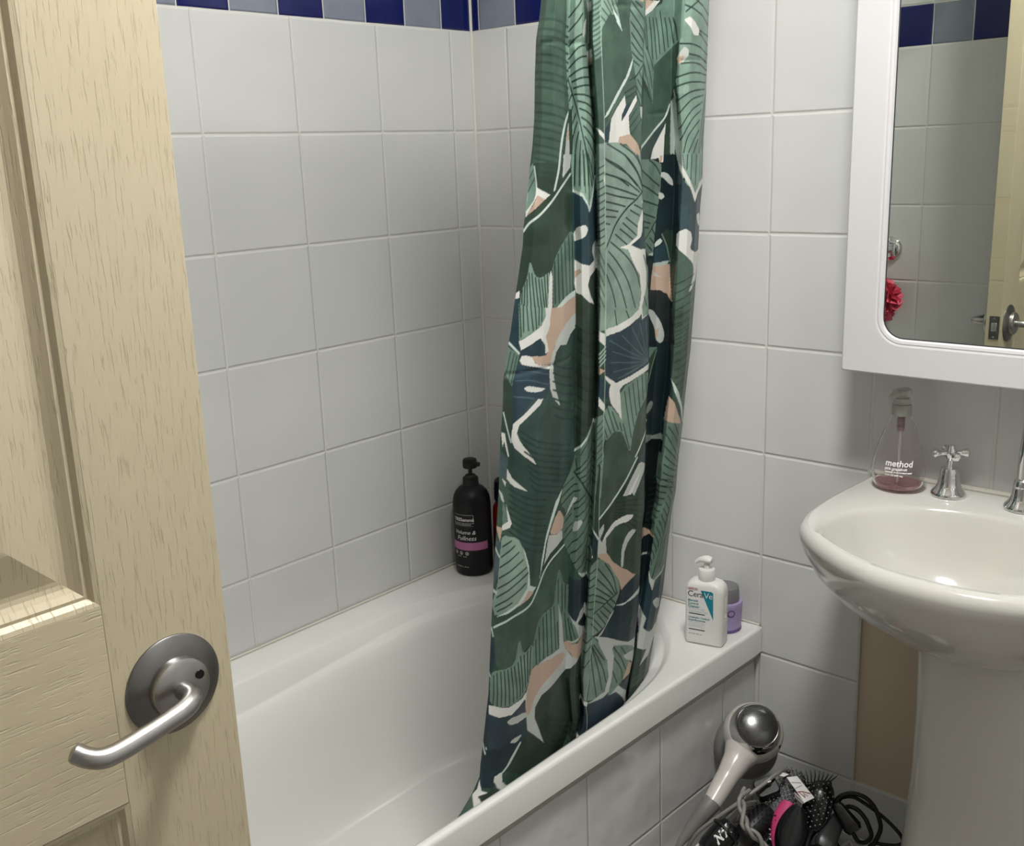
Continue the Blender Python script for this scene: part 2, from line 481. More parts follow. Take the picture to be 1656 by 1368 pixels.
# ================================================================== CURTAIN
ZT, ZB = 1.93, 0.425
CL_Z = [0.4, 0.4492, 0.458, 0.4794, 0.5004, 0.5203, 0.5444, 0.5957, 0.6323, 0.7322, 0.7452, 0.8301, 0.9159, 0.9569, 1.0298, 1.0748, 1.1128, 1.1656, 1.1794, 1.2385, 1.2927, 1.3135, 1.3371, 1.3876, 1.422, 1.4561, 1.5081, 1.5516, 1.5806, 1.602, 1.95]
CL_Y = [-0.7363, -0.7563, -0.7396, -0.7136, -0.6981, -0.6967, -0.6934, -0.6876, -0.683, -0.6806, -0.6806, -0.6776, -0.6738, -0.672, -0.6718, -0.6686, -0.6689, -0.6599, -0.6568, -0.6472, -0.6375, -0.6373, -0.6348, -0.6289, -0.6246, -0.6229, -0.6246, -0.6246, -0.6192, -0.6169, -0.6069]
CR_Z = [0.4, 0.4741, 0.5344, 0.596, 0.6457, 0.7235, 0.7985, 0.8287, 0.8958, 0.9438, 1.004, 1.0846, 1.1131, 1.1743, 1.2524, 1.3215, 1.3533, 1.43, 1.4706, 1.5292, 1.6333, 1.95]
CR_Y = [-0.314, -0.254, -0.2444, -0.2339, -0.2227, -0.2183, -0.2139, -0.2064, -0.2062, -0.2016, -0.2008, -0.1956, -0.1961, -0.1966, -0.1988, -0.2032, -0.2024, -0.2105, -0.2117, -0.217, -0.2261, -0.2261]
CREASES = [([0.4168, 0.5917, 0.7463, 0.8083, 0.9501, 1.0573, 1.1417, 1.2142, 1.3267, 1.4007, 1.4872, 1.5989], [0.5452, 0.4086, 0.3764, 0.3756, 0.3593, 0.3416, 0.3186, 0.2849, 0.2305, 0.2006, 0.1715, 0.1343]), ([0.4618, 0.5713, 0.6835, 0.7921, 0.8969, 0.9981, 1.0953, 1.1892, 1.2793, 1.4074, 1.4881, 1.6024], [0.5825, 0.518, 0.4943, 0.4858, 0.4702, 0.4563, 0.4424, 0.412, 0.3763, 0.3288, 0.2946, 0.2473]), ([0.4634, 0.4929, 0.5547, 0.6258, 0.7259, 0.8735, 0.9665, 1.1063, 1.1816, 1.2877, 1.3564, 1.4137, 1.5316, 1.6119], [0.855, 0.8494, 0.857, 0.8354, 0.815, 0.7804, 0.7542, 0.7303, 0.7007, 0.6394, 0.6032, 0.5819, 0.5775, 0.5663]), ([0.5025, 0.5906, 0.6436, 0.7426, 0.8635, 0.874, 0.9574, 1.0386, 1.0948, 1.1728, 1.2586, 1.3207, 1.4298, 1.4891, 1.5635, 1.6225], [0.8589, 0.8599, 0.8556, 0.8707, 0.8684, 0.8732, 0.8713, 0.8739, 0.8673, 0.8503, 0.8434, 0.8445, 0.8256, 0.7862, 0.7804, 0.7824])]

PALETTE = [(0.056,0.101,0.073), (0.218,0.328,0.263), (0.030,0.053,0.037), (0.024,0.050,0.063), (0.010,0.021,0.025), (0.083,0.139,0.105), (0.039,0.073,0.064), (0.062,0.102,0.074), (0.005,0.008,0.008), (0.054,0.091,0.069), (0.024,0.043,0.031), (0.015,0.026,0.029), (0.040,0.065,0.049), (0.033,0.064,0.048), (0.580,0.669,0.613), (0.517,0.548,0.517), (0.530,0.390,0.303), (0.015,0.032,0.027), (0.074,0.115,0.092), (0.172,0.256,0.212), (0.724,0.724,0.688), (0.173,0.264,0.213), (0.056,0.101,0.077), (0.154,0.246,0.197), (0.078,0.132,0.103), (0.237,0.321,0.270), (0.042,0.081,0.063), (0.037,0.061,0.056), (0.361,0.426,0.382), (0.140,0.215,0.170), (0.025,0.046,0.034), (0.194,0.290,0.224), (0.416,0.485,0.438), (0.021,0.029,0.030), (0.130,0.207,0.166), (0.037,0.064,0.044), (0.232,0.338,0.248), (0.225,0.278,0.250), (0.194,0.243,0.212), (0.275,0.391,0.330), (0.044,0.074,0.087), (0.032,0.057,0.042), (0.129,0.200,0.157), (0.123,0.193,0.150), (0.021,0.044,0.056), (0.018,0.030,0.024), (0.036,0.053,0.049), (0.173,0.264,0.219), (0.108,0.185,0.144), (0.028,0.051,0.070), (0.077,0.118,0.154), (0.124,0.200,0.162), (0.037,0.061,0.045), (0.021,0.041,0.036), (0.018,0.033,0.024), (0.023,0.043,0.039), (0.076,0.116,0.125), (0.117,0.185,0.144), (0.230,0.316,0.262), (0.030,0.054,0.068), (0.133,0.189,0.206), (0.187,0.281,0.222), (0.057,0.092,0.063), (0.038,0.065,0.068), (0.041,0.072,0.053), (0.365,0.453,0.399), (0.153,0.231,0.184), (0.025,0.047,0.040), (0.160,0.247,0.201), (0.134,0.207,0.161), (0.255,0.350,0.290), (0.135,0.214,0.167), (0.021,0.038,0.050), (0.179,0.264,0.207), (0.020,0.036,0.042), (0.061,0.097,0.067), (0.043,0.073,0.050), (0.022,0.040,0.029), (0.019,0.035,0.044), (0.067,0.108,0.082), (0.053,0.061,0.085), (0.013,0.024,0.018), (0.021,0.041,0.050), (0.025,0.045,0.065), (0.020,0.033,0.044), (0.029,0.048,0.064), (0.018,0.033,0.041), (0.033,0.050,0.037), (0.079,0.121,0.093), (0.024,0.039,0.048), (0.479,0.581,0.519)]
# leaf print of the cloth, with the deep fold's shade painted in: outline (p) or stroke width, colour, points across (1/1000) and up (1/4000 m)
PATTERN = [
('p',0,'-37 6467 137 6492 175 5884 151 5802 144 5478 19 5487'),
('p',1,'117 6489 252 6507 347 5463 205 5473'),
('p',0,'237 6505 562 6551 602 5444 340 5463'),
('p',2,'513 6544 822 6587 867 5424 578 5445'),
('p',1,'800 6583 1030 6615 1000 6118 1014 5412 858 5424 787 6031'),
('p',2,'-105 5607 222 5591 286 4894 -14 4695'),
('p',3,'194 5635 338 5629 396 4948 271 4972'),
('p',2,'264 5033 389 5011 434 4570 310 4605'),
('p',4,'583 5620 859 5609 890 4439 714 4490'),
('p',5,'834 5034 1005 5007 1014 4402 864 4446'),
('p',6,'-42 4652 307 4689 380 3634 -18 3837'),
('p',2,'290 4786 414 4756 470 4083 355 3910'),
('p',4,'696 4689 855 4650 948 3342 778 3430'),
('p',7,'847 4652 1016 4611 1015 3960 995 3824 878 4187'),
('p',2,'459 4172 750 4186 795 3421 477 3584'),
('p',6,'-41 4063 370 3874 287 3659 226 3296 -15 3329'),
('p',8,'758 3696 878 3642 879 3063 874 2298 834 2326 804 3202'),  # shade inside the deep fold, painted near black
('p',2,'442 3840 771 3691 814 3099 788 2819 490 3008'),
('p',9,'-12 3244 225 3228 362 3320 388 2981 302 2699 -1 2922'),
('p',3,'-48 2568 210 2408 296 1887 -50 2162'),
('p',10,'508 2471 579 1894 687 1565 94 2004 231 2200 246 2334 338 2429'),
('p',11,'365 3076 824 2784 846 2354 468 2612'),
('p',8,'769 2819 870 2755 892 1939 859 1825 801 1909'),  # fold shade painted on down to the bath rim
('p',12,'849 2391 1005 2337 1140 1698 882 1779 862 2000'),
('p',3,'-46 2227 229 2174 205 2085 126 1945 109 1903 -25 1990'),
(30,13,'-21 6302 32 6297 93 6287 147 6273'),
(30,13,'-14 6255 39 6250 100 6239 153 6224'),
(30,13,'-8 6220 44 6214 105 6203 156 6187'),
(30,13,'-5 6177 46 6171 107 6159 158 6143'),
(30,13,'-4 6136 48 6129 108 6116 160 6100'),
(30,13,'-3 6098 49 6091 109 6077 161 6060'),
(30,13,'-1 6050 51 6042 111 6028 162 6010'),
(30,13,'0 6014 52 6006 112 5992 163 5974'),
(30,13,'0 5979 52 5970 112 5955 164 5937'),
(30,13,'1 5901 53 5891 114 5875 166 5855'),
(30,13,'2 5855 54 5845 115 5828 167 5807'),
(30,13,'3 5812 56 5802 118 5784 170 5763'),
(30,13,'5 5776 58 5765 120 5746 173 5725'),
(30,13,'8 5736 61 5724 123 5705 176 5683'),
(30,13,'11 5692 64 5680 126 5660 180 5638'),
(30,13,'15 5655 68 5643 130 5622 184 5599'),
(30,13,'18 5622 71 5608 133 5588 187 5564'),
(30,13,'22 5581 76 5567 137 5546 191 5521'),
(30,13,'26 5547 79 5533 141 5510 194 5486'),
(40,14,'168 5850 151 5799 137 5692 136 5561 125 5457'),
('p',2,'170 5870 186 5871 215 5473 150 5477 150 5664 161 5802'),
('p',15,'169 5809 187 5642 160 5518 159 5595 160 5720'),
('p',16,'172 5775 178 5719 164 5706 165 5747'),
('p',15,'153 5636 198 5635 198 5568 159 5516'),
('p',1,'194 5635 331 5630 331 5484 313 5361 272 5416 219 5453'),
(22,17,'162 6025 196 5912 238 5760 287 5589 317 5465'),
(22,17,'144 6319 187 6376 199 6404'),
(22,17,'153 6252 189 6298 212 6340'),
(22,17,'160 6180 192 6219 224 6242'),
(22,17,'162 6118 209 6174 265 6199'),
(22,17,'164 6072 211 6121 281 6146'),
(22,17,'169 6032 220 6068 284 6089'),
(22,17,'183 6006 228 6025 289 6038'),
(22,17,'191 5973 243 5988 294 5995'),
(22,17,'195 5942 252 5940 299 5928'),
(22,17,'210 5909 260 5896 304 5872'),
(22,17,'221 5871 268 5851 308 5816'),
(22,17,'233 5826 278 5795 314 5752'),
(22,17,'247 5781 290 5738 320 5695'),
(22,17,'258 5725 298 5667 324 5616'),
(22,17,'264 5664 298 5588 327 5492'),
(22,17,'184 5945 171 5911'),
(22,17,'189 5884 177 5829'),
(22,17,'204 5843 187 5781'),
(22,17,'213 5802 198 5719 198 5663'),
(22,17,'224 5753 216 5662 226 5472'),
(22,17,'236 5704 240 5591 250 5470'),
(22,17,'252 5654 265 5554 275 5468'),
(22,17,'260 5689 286 5553 297 5467'),
(16,17,'219 5634 230 5463'),
(16,17,'240 5633 257 5450'),
(16,17,'261 5632 284 5430'),
(16,17,'283 5631 308 5391'),
(16,17,'306 5631 320 5456'),
('p',18,'210 6405 235 6408 299 5942 313 5766 269 6078 237 6243'),
('p',15,'227 6301 233 6323 236 6315 238 6264 238 6245 232 6227 229 6227 222 6244 221 6257 224 6287'),
('p',15,'259 6167 273 6177 278 6170 282 6136 282 6120 277 6101 273 6099 264 6114 260 6126 256 6156'),
('p',16,'268 6132 283 6133 280 6095 269 6105'),
('p',15,'228 6407 251 6410 258 6361 242 6369'),
('p',19,'276 5975 298 5983 299 5935 282 5938'),
('p',14,'219 5453 271 5427 305 5369 312 5354 332 5521 338 5513 325 5353 316 5317 299 5362 269 5409 220 5438'),
('p',20,'247 5214 257 5239 267 5247 291 5254 301 5251 312 5236 313 5224 306 5198 298 5188 276 5177 266 5172 252 5164 247 5170 245 5199'),
('p',15,'348 5101 347 5126 350 5138 363 5155 369 5150 378 5115 381 5094 385 5054 383 5042 372 5039 365 5048 352 5084'),
('p',20,'262 5063 298 5039 342 5023 368 5046 384 5066 391 4996 349 4957 343 4912 362 4854 394 4783 356 4817 316 4864 292 4870 277 4926'),
('p',16,'270 4995 291 5010 303 4993 282 4963 274 4953'),
('p',21,'241 6506 303 6515 330 6129 293 6116 267 6293'),
(22,22,'258 6379 281 6392 303 6412'),
(22,22,'260 6354 283 6367 305 6387'),
(22,22,'263 6329 285 6342 307 6362'),
(22,22,'266 6304 287 6317 309 6337'),
(22,22,'269 6279 291 6292 312 6312'),
(22,22,'272 6254 294 6267 315 6286'),
(22,22,'275 6229 297 6242 318 6261'),
(22,22,'278 6204 300 6216 321 6236'),
(22,22,'279 6178 302 6191 324 6210'),
(22,22,'280 6153 303 6165 325 6184'),
(22,22,'281 6127 303 6139 326 6159'),
(22,22,'282 6101 304 6114 327 6133'),
('p',1,'288 6513 391 6527 391 6386 428 6266 377 6343 354 6348 322 6281 315 6270'),
(16,17,'354 6422 391 6346 415 6293'),
(16,17,'331 6420 366 6363'),
(16,17,'317 6405 360 6349'),
(16,17,'309 6370 346 6334'),
(16,17,'308 6330 334 6306'),
(16,17,'377 6425 391 6386'),
('p',14,'365 6377 403 6333 430 6266 398 6305'),
('p',23,'473 6538 554 6549 577 6273 578 6131 565 6051 559 5875 542 5904 521 6049 493 6161 466 6333'),
('p',16,'497 6467 546 6473 543 6431 520 6432'),
(22,17,'472 6423 524 6374 572 6330'),
(22,17,'462 6381 519 6324 579 6259'),
(22,17,'475 6320 533 6262 579 6209'),
(22,17,'485 6265 539 6206 579 6167'),
(22,17,'490 6217 540 6164 572 6145'),
(22,17,'496 6168 534 6135 562 6123'),
(22,17,'502 6126 543 6100'),
(22,17,'496 6426 538 6403'),
(22,17,'581 6131 544 6071 518 6034'),
(22,17,'545 6064 570 6022'),
(22,17,'534 6028 568 5978'),
(22,17,'527 5991 561 5934'),
(22,17,'528 5955 559 5883'),
('p',5,'485 6047 522 6020 528 5948 461 5939 409 5873 382 5802 355 5759 408 5902'),
(16,17,'461 5953 499 5976 523 5991'),
(16,17,'469 5925 524 5962'),
(16,17,'486 6018 521 6041'),
('p',14,'502 6137 501 6105 485 6047 423 5931 372 5837 351 5819 361 5844 422 5959 466 6039'),
('p',3,'451 5881 501 5907 492 5853 451 5800'),
('p',3,'359 5759 385 5809 388 5690 361 5701'),
('p',24,'486 5816 541 5919 577 5838 586 5643 546 5689 502 5757'),
(16,17,'494 5809 535 5875'),
(16,17,'501 5772 552 5846'),
(16,17,'512 5735 566 5816'),
('p',20,'461 5940 470 5889 449 5838 450 5800 528 5946 535 5915 489 5831 497 5765 506 5727 444 5714 437 5686 384 5690 390 5816 424 5881'),
('p',15,'554 5883 571 5883 572 5816 561 5831'),
('p',16,'443 5721 504 5735 551 5682 581 5628 582 5582 542 5629 483 5682 437 5686'),
('p',20,'312 5777 356 5737 363 5702 330 5738'),
('p',25,'324 5684 382 5693 451 5688 517 5653 568 5598 599 5527 605 5418 343 5440'),
('p',25,'373 5635 540 5629 591 5607 598 5533 601 5494 605 5429 607 5392 610 5327 606 5295 589 5246 585 5219 587 5173 578 5152 543 5121 536 5102 547 5065 559 5039 591 4982 607 4947 628 4880 634 4839 636 4759 632 4726 616 4687 603 4671 576 4651 549 4643 482 4632 457 4628 434 4627 416 4729 379 5085 364 5266 335 5557'),
(22,17,'375 5686 487 5616 557 5530 598 5444'),
(22,17,'366 5610 469 5550 562 5447'),
(22,17,'372 5526 449 5499 514 5450'),
(22,17,'451 5684 535 5622 588 5543'),
(28,17,'604 5417 561 5368 511 5319 456 5225 416 5107'),
(22,17,'599 5430 557 5522 479 5624'),
(22,17,'592 5415 510 5510 378 5599'),
(22,17,'580 5409 489 5481 381 5525'),
(22,17,'566 5390 477 5429 384 5462'),
(22,17,'552 5372 457 5396 387 5421'),
(22,17,'505 5335 446 5356 396 5372'),
(22,17,'469 5309 400 5330'),
(22,17,'461 5278 404 5290'),
(22,17,'429 5243 407 5250'),
(22,17,'555 5341 611 5308'),
(22,17,'535 5312 590 5275'),
(22,17,'515 5272 581 5213'),
(22,17,'501 5242 575 5166'),
(22,17,'487 5209 566 5136'),
(22,17,'462 5181 533 5113'),
(22,17,'439 5142 531 5050 594 4951 628 4850'),
(22,17,'433 5089 488 5017 552 4902 615 4717'),
(22,17,'434 5019 480 4948 527 4843 582 4667'),
(22,17,'435 4956 473 4862 500 4768 520 4642'),
(22,17,'584 5605 564 5666'),
(22,17,'597 5454 584 5544 551 5621'),
(22,26,'342 5555 372 5574'),
(22,26,'345 5517 375 5536'),
(22,26,'348 5479 378 5497'),
(22,26,'351 5440 381 5459'),
(22,26,'354 5402 384 5420'),
(22,26,'358 5363 387 5381'),
(22,26,'362 5324 391 5341'),
(22,26,'365 5284 395 5302'),
(22,26,'368 5245 399 5262'),
(22,26,'370 5205 400 5222'),
(22,26,'372 5165 402 5182'),
(22,26,'376 5125 405 5142'),
(22,24,'380 5105 417 5022'),
(22,24,'386 5043 424 4959'),
(22,24,'393 4980 430 4895'),
(22,24,'399 4917 436 4831'),
(22,24,'405 4853 442 4766'),
(22,24,'411 4789 449 4701'),
(22,24,'418 4724 456 4635'),
('p',20,'374 5513 381 5494 382 5485 381 5473 379 5473 373 5485 372 5494 372 5513'),
('p',3,'616 5292 638 5305 656 5062 590 5088 537 5110 593 5140 615 5165'),
('p',20,'615 5320 584 5232 585 5161 537 5116 492 5102 539 5086 574 5003 619 4922 637 4819 636 4737 616 4700 583 4650 463 4633 468 4587 529 4595 593 4631 643 4664 669 4813 667 4954 654 5069 607 5078 553 5110 605 5150 613 5181 616 5252'),
('p',1,'637 5049 691 4933 709 4720 704 4649 657 4638 652 4733 668 4830 671 4937'),
(22,17,'634 5037 667 4937'),
(22,17,'660 4781 681 4718'),
(22,17,'671 4937 702 4806'),
('p',20,'657 4638 666 4671 702 4713 707 4657'),
('p',20,'596 5353 607 5367 618 5351 608 5338'),
('p',23,'568 6392 687 6462 715 6572 822 6587 802 6271 777 6240 658 6121 657 5903 621 5995 587 6052'),
(22,17,'607 6375 629 6277 648 6157'),
(22,17,'582 6373 613 6198 632 6024'),
(22,17,'632 6378 654 6279 673 6158'),
(22,17,'653 6380 674 6298 693 6189'),
(22,17,'677 6418 701 6309 722 6206'),
(22,17,'709 6386 726 6324 742 6229'),
(22,17,'736 6389 754 6340 771 6254'),
(22,17,'762 6392 774 6347 784 6262'),
(22,17,'569 6371 615 6137 648 5921'),
('p',0,'777 6240 658 6121 646 5995 656 5903 575 6022 585 5658 676 5748 765 5901 790 6061'),
('p',23,'578 6238 658 6121 656 5903 621 5995 587 6052'),
(16,17,'591 6117 629 5995 653 5921'),
(16,17,'593 6182 630 6083 650 5996'),
(16,17,'603 6218 636 6149 654 6099'),
(16,17,'582 6145 602 6052'),
('p',20,'568 6462 674 6475 625 6416 577 6379'),
('p',16,'566 6462 639 6470 595 6427 577 6406'),
('p',27,'580 5639 748 5816 742 5723 665 5648 643 5587 585 5590'),
(35,14,'765 5905 739 5832 675 5755 578 5643'),
('p',20,'747 5797 745 5677 744 5567 720 5572 714 5596 658 5585 673 5648 712 5724'),
('p',16,'721 5607 738 5610 736 5567 720 5569'),
('p',28,'771 5924 790 5955 814 5611 786 5612'),
('p',4,'748 5589 785 5613 802 5617 826 5606 835 5571 846 5457 828 5427 755 5432 736 5461 738 5556'),
('p',29,'591 5593 668 5593 733 5559 737 5496 734 5352 724 5215 720 5023 685 5004 658 5062 623 5307'),
(22,17,'651 5586 695 5553 732 5496'),
(22,17,'598 5535 657 5485 727 5428'),
(22,17,'603 5450 661 5414 728 5368'),
(22,17,'614 5355 669 5334 730 5308'),
(22,17,'625 5279 719 5234'),
(22,17,'632 5230 687 5205'),
(22,17,'638 5190 676 5181'),
(22,17,'724 5215 686 5155 649 5104'),
(22,17,'701 5169 720 5134'),
(22,17,'688 5118 721 5077'),
(22,17,'666 5089 707 5037'),
('p',15,'743 5510 768 5504 781 5495 802 5467 809 5452 813 5428 809 5424 792 5433 781 5442 761 5464 751 5473 737 5481 733 5489 735 5507'),
('p',15,'731 5390 752 5381 759 5374 765 5361 763 5355 751 5346 745 5346 733 5351 729 5359 727 5385'),
('p',30,'763 5128 791 5158 831 5144 851 4980 849 4731 825 4925 781 5059'),
(22,31,'766 5128 798 5056 825 4951'),
('p',14,'732 5084 751 5100 760 5101 771 5088 771 5081 759 5067 750 5061 732 5053 727 5056 727 5074'),
('p',3,'724 5035 780 5072 824 4959 726 4951'),
('p',32,'724 4952 821 4956 808 4928 725 4925'),
('p',16,'724 4927 826 4933 850 4691 822 4745 718 4790 719 4869'),
('p',15,'727 4901 757 4878 787 4851 733 4871'),
('p',33,'716 4786 787 4770 842 4706 879 4413 832 4427 804 4567 757 4640 714 4668'),
('p',15,'688 5020 720 5023 718 5003 697 5006'),
('p',15,'716 4669 741 4655 757 4636 790 4583 805 4553 824 4497 829 4471 826 4437 821 4426 807 4423 799 4427 785 4446 778 4466 769 4519 758 4552 729 4614 719 4639 712 4666'),
('p',16,'772 4515 795 4526 792 4465 782 4459'),
('p',34,'727 4423 794 4395 732 4333'),
('p',35,'794 4392 777 4284 755 4176 748 4152 731 4325 769 4375'),
(16,36,'790 4377 768 4286 754 4185'),
('p',37,'764 4026 776 4041 783 4042 797 4032 800 4021 796 3993 789 3981 764 3967 758 3974 760 4011'),
('p',8,'761 3801 884 3747 895 3338 780 3398'),  # same painted fold shade, laid over the leaves
('p',38,'763 3827 811 3793 871 3790 871 3748 813 3768 768 3765'),
(22,17,'1003 6000 969 5800 950 5639 928 5392'),
(22,17,'820 6413 905 6481'),
(22,17,'1000 6424 925 6461 877 6485'),
(22,17,'1003 6364 909 6415 814 6448'),
(22,17,'1001 6303 914 6318 885 6331'),
(22,17,'1001 6250 915 6303'),
(22,17,'1001 6196 900 6234 795 6239'),
(22,17,'1000 6149 922 6175 852 6182'),
(22,17,'1001 6106 905 6136 805 6130'),
(22,17,'994 6079 880 6081 782 6053'),
(22,17,'989 6035 864 6026 779 6000'),
(22,17,'986 5996 875 5973 795 5924'),
(22,17,'974 5960 877 5926 800 5840'),
(22,17,'966 5920 880 5864 816 5754'),
(22,17,'954 5872 884 5808 828 5690'),
(22,17,'945 5812 873 5721 846 5602'),
(22,17,'943 5752 885 5641 862 5545'),
(22,17,'939 5696 897 5576 883 5478'),
(22,17,'997 5816 980 5728'),
(22,17,'997 5752 978 5654'),
(22,17,'998 5686 977 5555 977 5415'),
(22,17,'976 5711 948 5557 949 5417'),
(22,17,'998 5612 995 5414'),
('p',20,'815 6371 838 6384 851 6382 876 6365 889 6353 910 6329 915 6316 912 6294 905 6288 884 6287 873 6295 853 6326 841 6340 816 6362'),
('p',15,'795 6189 817 6218 827 6222 844 6208 848 6198 847 6176 840 6163 820 6140 809 6133 793 6130 789 6138 789 6172'),
('p',16,'787 6166 821 6176 814 6136 789 6130'),
('p',39,'820 5979 833 6009 841 6015 856 6006 859 5998 857 5978 852 5969 835 5959 828 5959 819 5968'),
('p',28,'779 6000 812 5801 864 5480 847 5464 800 5722'),
('p',40,'831 5530 851 5472 936 5316 1002 5433 1010 5015 970 4991 918 5021 927 5105 888 5153 854 5149'),
('p',1,'845 5618 1008 5612 1003 5462 938 5341 863 5504'),
(22,17,'873 5609 872 5520'),
(22,17,'900 5608 897 5461'),
(22,17,'933 5606 930 5425'),
(22,17,'966 5605 961 5456'),
(22,17,'989 5604 989 5480'),
('p',20,'832 5562 858 5520 893 5453 935 5371 958 5432 1003 5460 1003 5428 953 5374 939 5315 906 5390 860 5471 838 5514'),
('p',20,'963 5240 988 5243 996 5228 999 5168 996 5156 982 5172 974 5187 960 5227'),
('p',20,'852 5145 880 5157 894 5155 919 5137 927 5123 933 5095 933 5077 925 5039 931 5022 961 5000 976 4995 999 5001 1004 4978 999 4892 996 4856 993 4817 982 4794 945 4752 937 4750 946 4787 952 4811 964 4859 964 4884 951 4926 938 4947 907 4980 888 4999 854 5032 844 5059 844 5124'),
(24,41,'851 4808 910 4836 971 4854'),
(24,41,'856 4754 914 4780 975 4799'),
(24,41,'860 4698 918 4725 979 4743'),
(24,41,'865 4643 923 4669 983 4686'),
(24,41,'869 4587 927 4612 987 4629'),
(24,41,'874 4531 932 4556 992 4572'),
(24,41,'878 4474 936 4499 996 4514'),
(24,41,'883 4417 941 4441 1001 4456'),
(24,41,'886 4360 945 4383 1005 4398'),
(24,41,'891 4302 949 4325 1009 4339'),
(24,41,'898 4244 956 4266 1016 4279'),
(24,41,'904 4185 962 4207 1023 4220'),
(24,41,'860 4596 918 4617 978 4638'),
(24,41,'864 4547 922 4567 982 4588'),
(24,41,'868 4497 926 4516 986 4537'),
(24,41,'872 4446 930 4466 990 4486'),
(24,41,'875 4396 934 4415 994 4434'),
(24,41,'879 4345 937 4363 997 4382'),
(24,41,'884 4294 942 4311 1001 4330'),
(24,41,'889 4242 948 4259 1007 4277'),
(24,41,'895 4190 954 4207 1013 4224'),
(24,41,'901 4138 959 4154 1020 4171'),
(24,41,'906 4085 965 4101 1026 4117'),
(24,41,'912 4033 971 4048 1032 4064'),
('p',14,'876 4192 932 4085 981 3935 1001 3812 987 3847 951 3985 905 4095'),
('p',16,'878 4068 913 4018 976 3844 869 3902'),
('p',42,'869 3902 976 3844 996 3814 1009 3578 1006 3282 873 3349 872 3781'),
('p',43,'865 3667 1007 3604 1020 3233 989 2816 910 2737 877 2783 870 2968 865 3359'),
(26,17,'991 3533 966 3326 946 3104 920 2919 894 2762'),
(22,17,'925 3872 973 3738 1014 3596'),
(22,17,'891 3857 955 3736 1000 3592'),
(22,17,'880 3806 944 3684 1004 3551'),
(22,17,'883 3720 952 3623 1001 3532'),
(22,17,'891 3650 948 3577 994 3511'),
(22,17,'889 3595 942 3541 990 3493'),
(22,17,'890 3536 937 3494 984 3456'),
(22,17,'886 3490 968 3429'),
(22,17,'883 3442 962 3398'),
(22,17,'940 3468 893 3484 849 3488'),
(22,17,'952 3442 981 3368 982 3338'),
(22,17,'929 3427 882 3442 839 3446'),
(22,17,'941 3400 970 3326 973 3295'),
(22,17,'918 3385 871 3401 828 3405'),
(22,17,'930 3358 963 3283 967 3253'),
(22,17,'907 3343 861 3359 828 3359'),
(22,17,'920 3316 957 3241 962 3211'),
(22,17,'898 3301 850 3318 832 3310'),
(22,17,'913 3274 951 3199 953 3168'),
(22,17,'892 3259 844 3276 841 3261'),
(22,17,'908 3232 942 3157 943 3126'),
(22,17,'886 3217 837 3235 850 3212'),
(22,17,'901 3191 932 3114 933 3084'),
(22,17,'878 3176 831 3193 856 3162'),
(22,17,'891 3149 922 3072 923 3041'),
(22,17,'868 3134 821 3152 861 3112'),
(22,17,'881 3107 912 3030 913 2999'),
(22,17,'858 3092 812 3111 866 3062'),
(22,17,'872 3065 902 2988 903 2957'),
(22,17,'849 3050 802 3070 871 3012'),
(22,17,'862 3023 892 2945 893 2915'),
(22,17,'839 3009 792 3028 875 2961'),
(22,17,'852 2981 882 2903 883 2872'),
(22,17,'829 2967 782 2987 880 2910'),
(22,17,'842 2939 872 2861 873 2830'),
(22,17,'978 3107 954 2939 938 2827'),
(22,17,'960 3057 937 2929 918 2799'),
(22,17,'1002 3094 985 2952 966 2820'),
('p',44,'992 2794 995 2555 994 2362 944 2352 888 2412 897 2489 841 2573 869 2808 907 2678'),
('p',15,'863 2872 887 2777 907 2755 985 2808 983 2784 918 2747 905 2676 880 2756'),
('p',15,'921 2592 941 2596 952 2590 972 2563 980 2542 987 2494 985 2482 970 2488 960 2499 942 2532 933 2551 919 2582'),
('p',15,'842 2568 899 2468 889 2408 947 2350 1003 2391 1012 2254 952 2213 870 2270'),
('p',15,'839 2572 891 2481 887 2405 926 2365 976 2347 998 2433 998 2281 972 2166 904 2125 942 2232 929 2287 855 2382'),
('p',44,'868 2634 921 2600 989 2478 991 2367 937 2352 886 2411 894 2479 843 2575'),
('p',15,'919 2590 939 2594 951 2587 975 2559 983 2538 986 2492 982 2483 966 2496 952 2516 921 2573'),
(24,45,'873 2053 925 2077 992 2070'),
(24,45,'879 2008 932 2031 999 2026'),
(24,45,'888 1962 939 1985 1006 1982'),
(24,45,'896 1916 947 1938 1012 1937'),
(24,45,'914 1869 957 1892 1020 1892'),
(24,45,'938 1823 980 1845 1043 1847'),
(24,45,'961 1776 1003 1797 1064 1802'),
('p',16,'802 3160 884 3079 814 3055'),
('p',4,'809 3063 880 3072 872 2807 836 2576 806 2808'),
('p',15,'809 2950 864 2937 864 2922 811 2934'),
('p',46,'782 3412 812 3411 807 3379 786 3357'),
('p',47,'11 5602 36 5478 48 5435 9 5329 -1 5344 -2 5474 1 5575'),
(16,17,'22 5587 4 5521'),
(16,17,'28 5526 3 5453'),
(22,14,'19 5581 32 5519 40 5470'),
('p',20,'39 5475 106 5434 91 5405 48 5435 32 5389 4 5319 4 5350 33 5409 39 5443'),
('p',16,'48 5435 91 5407 38 5359 9 5328 32 5382'),
('p',2,'196 5560 160 5494 142 5468 110 5439 84 5410 21 5336 3 5302 1 5254 -1 5226 -2 5177 -1 5141 4 5059 4 5022 1 4968 5 4950 19 4941 27 4949 37 4990 40 5024 38 5105 43 5112 59 5056 68 5033 85 5010 98 5008 129 5028 143 5052 165 5118 180 5154 215 5214 228 5243 235 5284 231 5348 211 5528'),
(34,14,'201 5532 164 5478 123 5408 72 5336 25 5292 1 5248'),
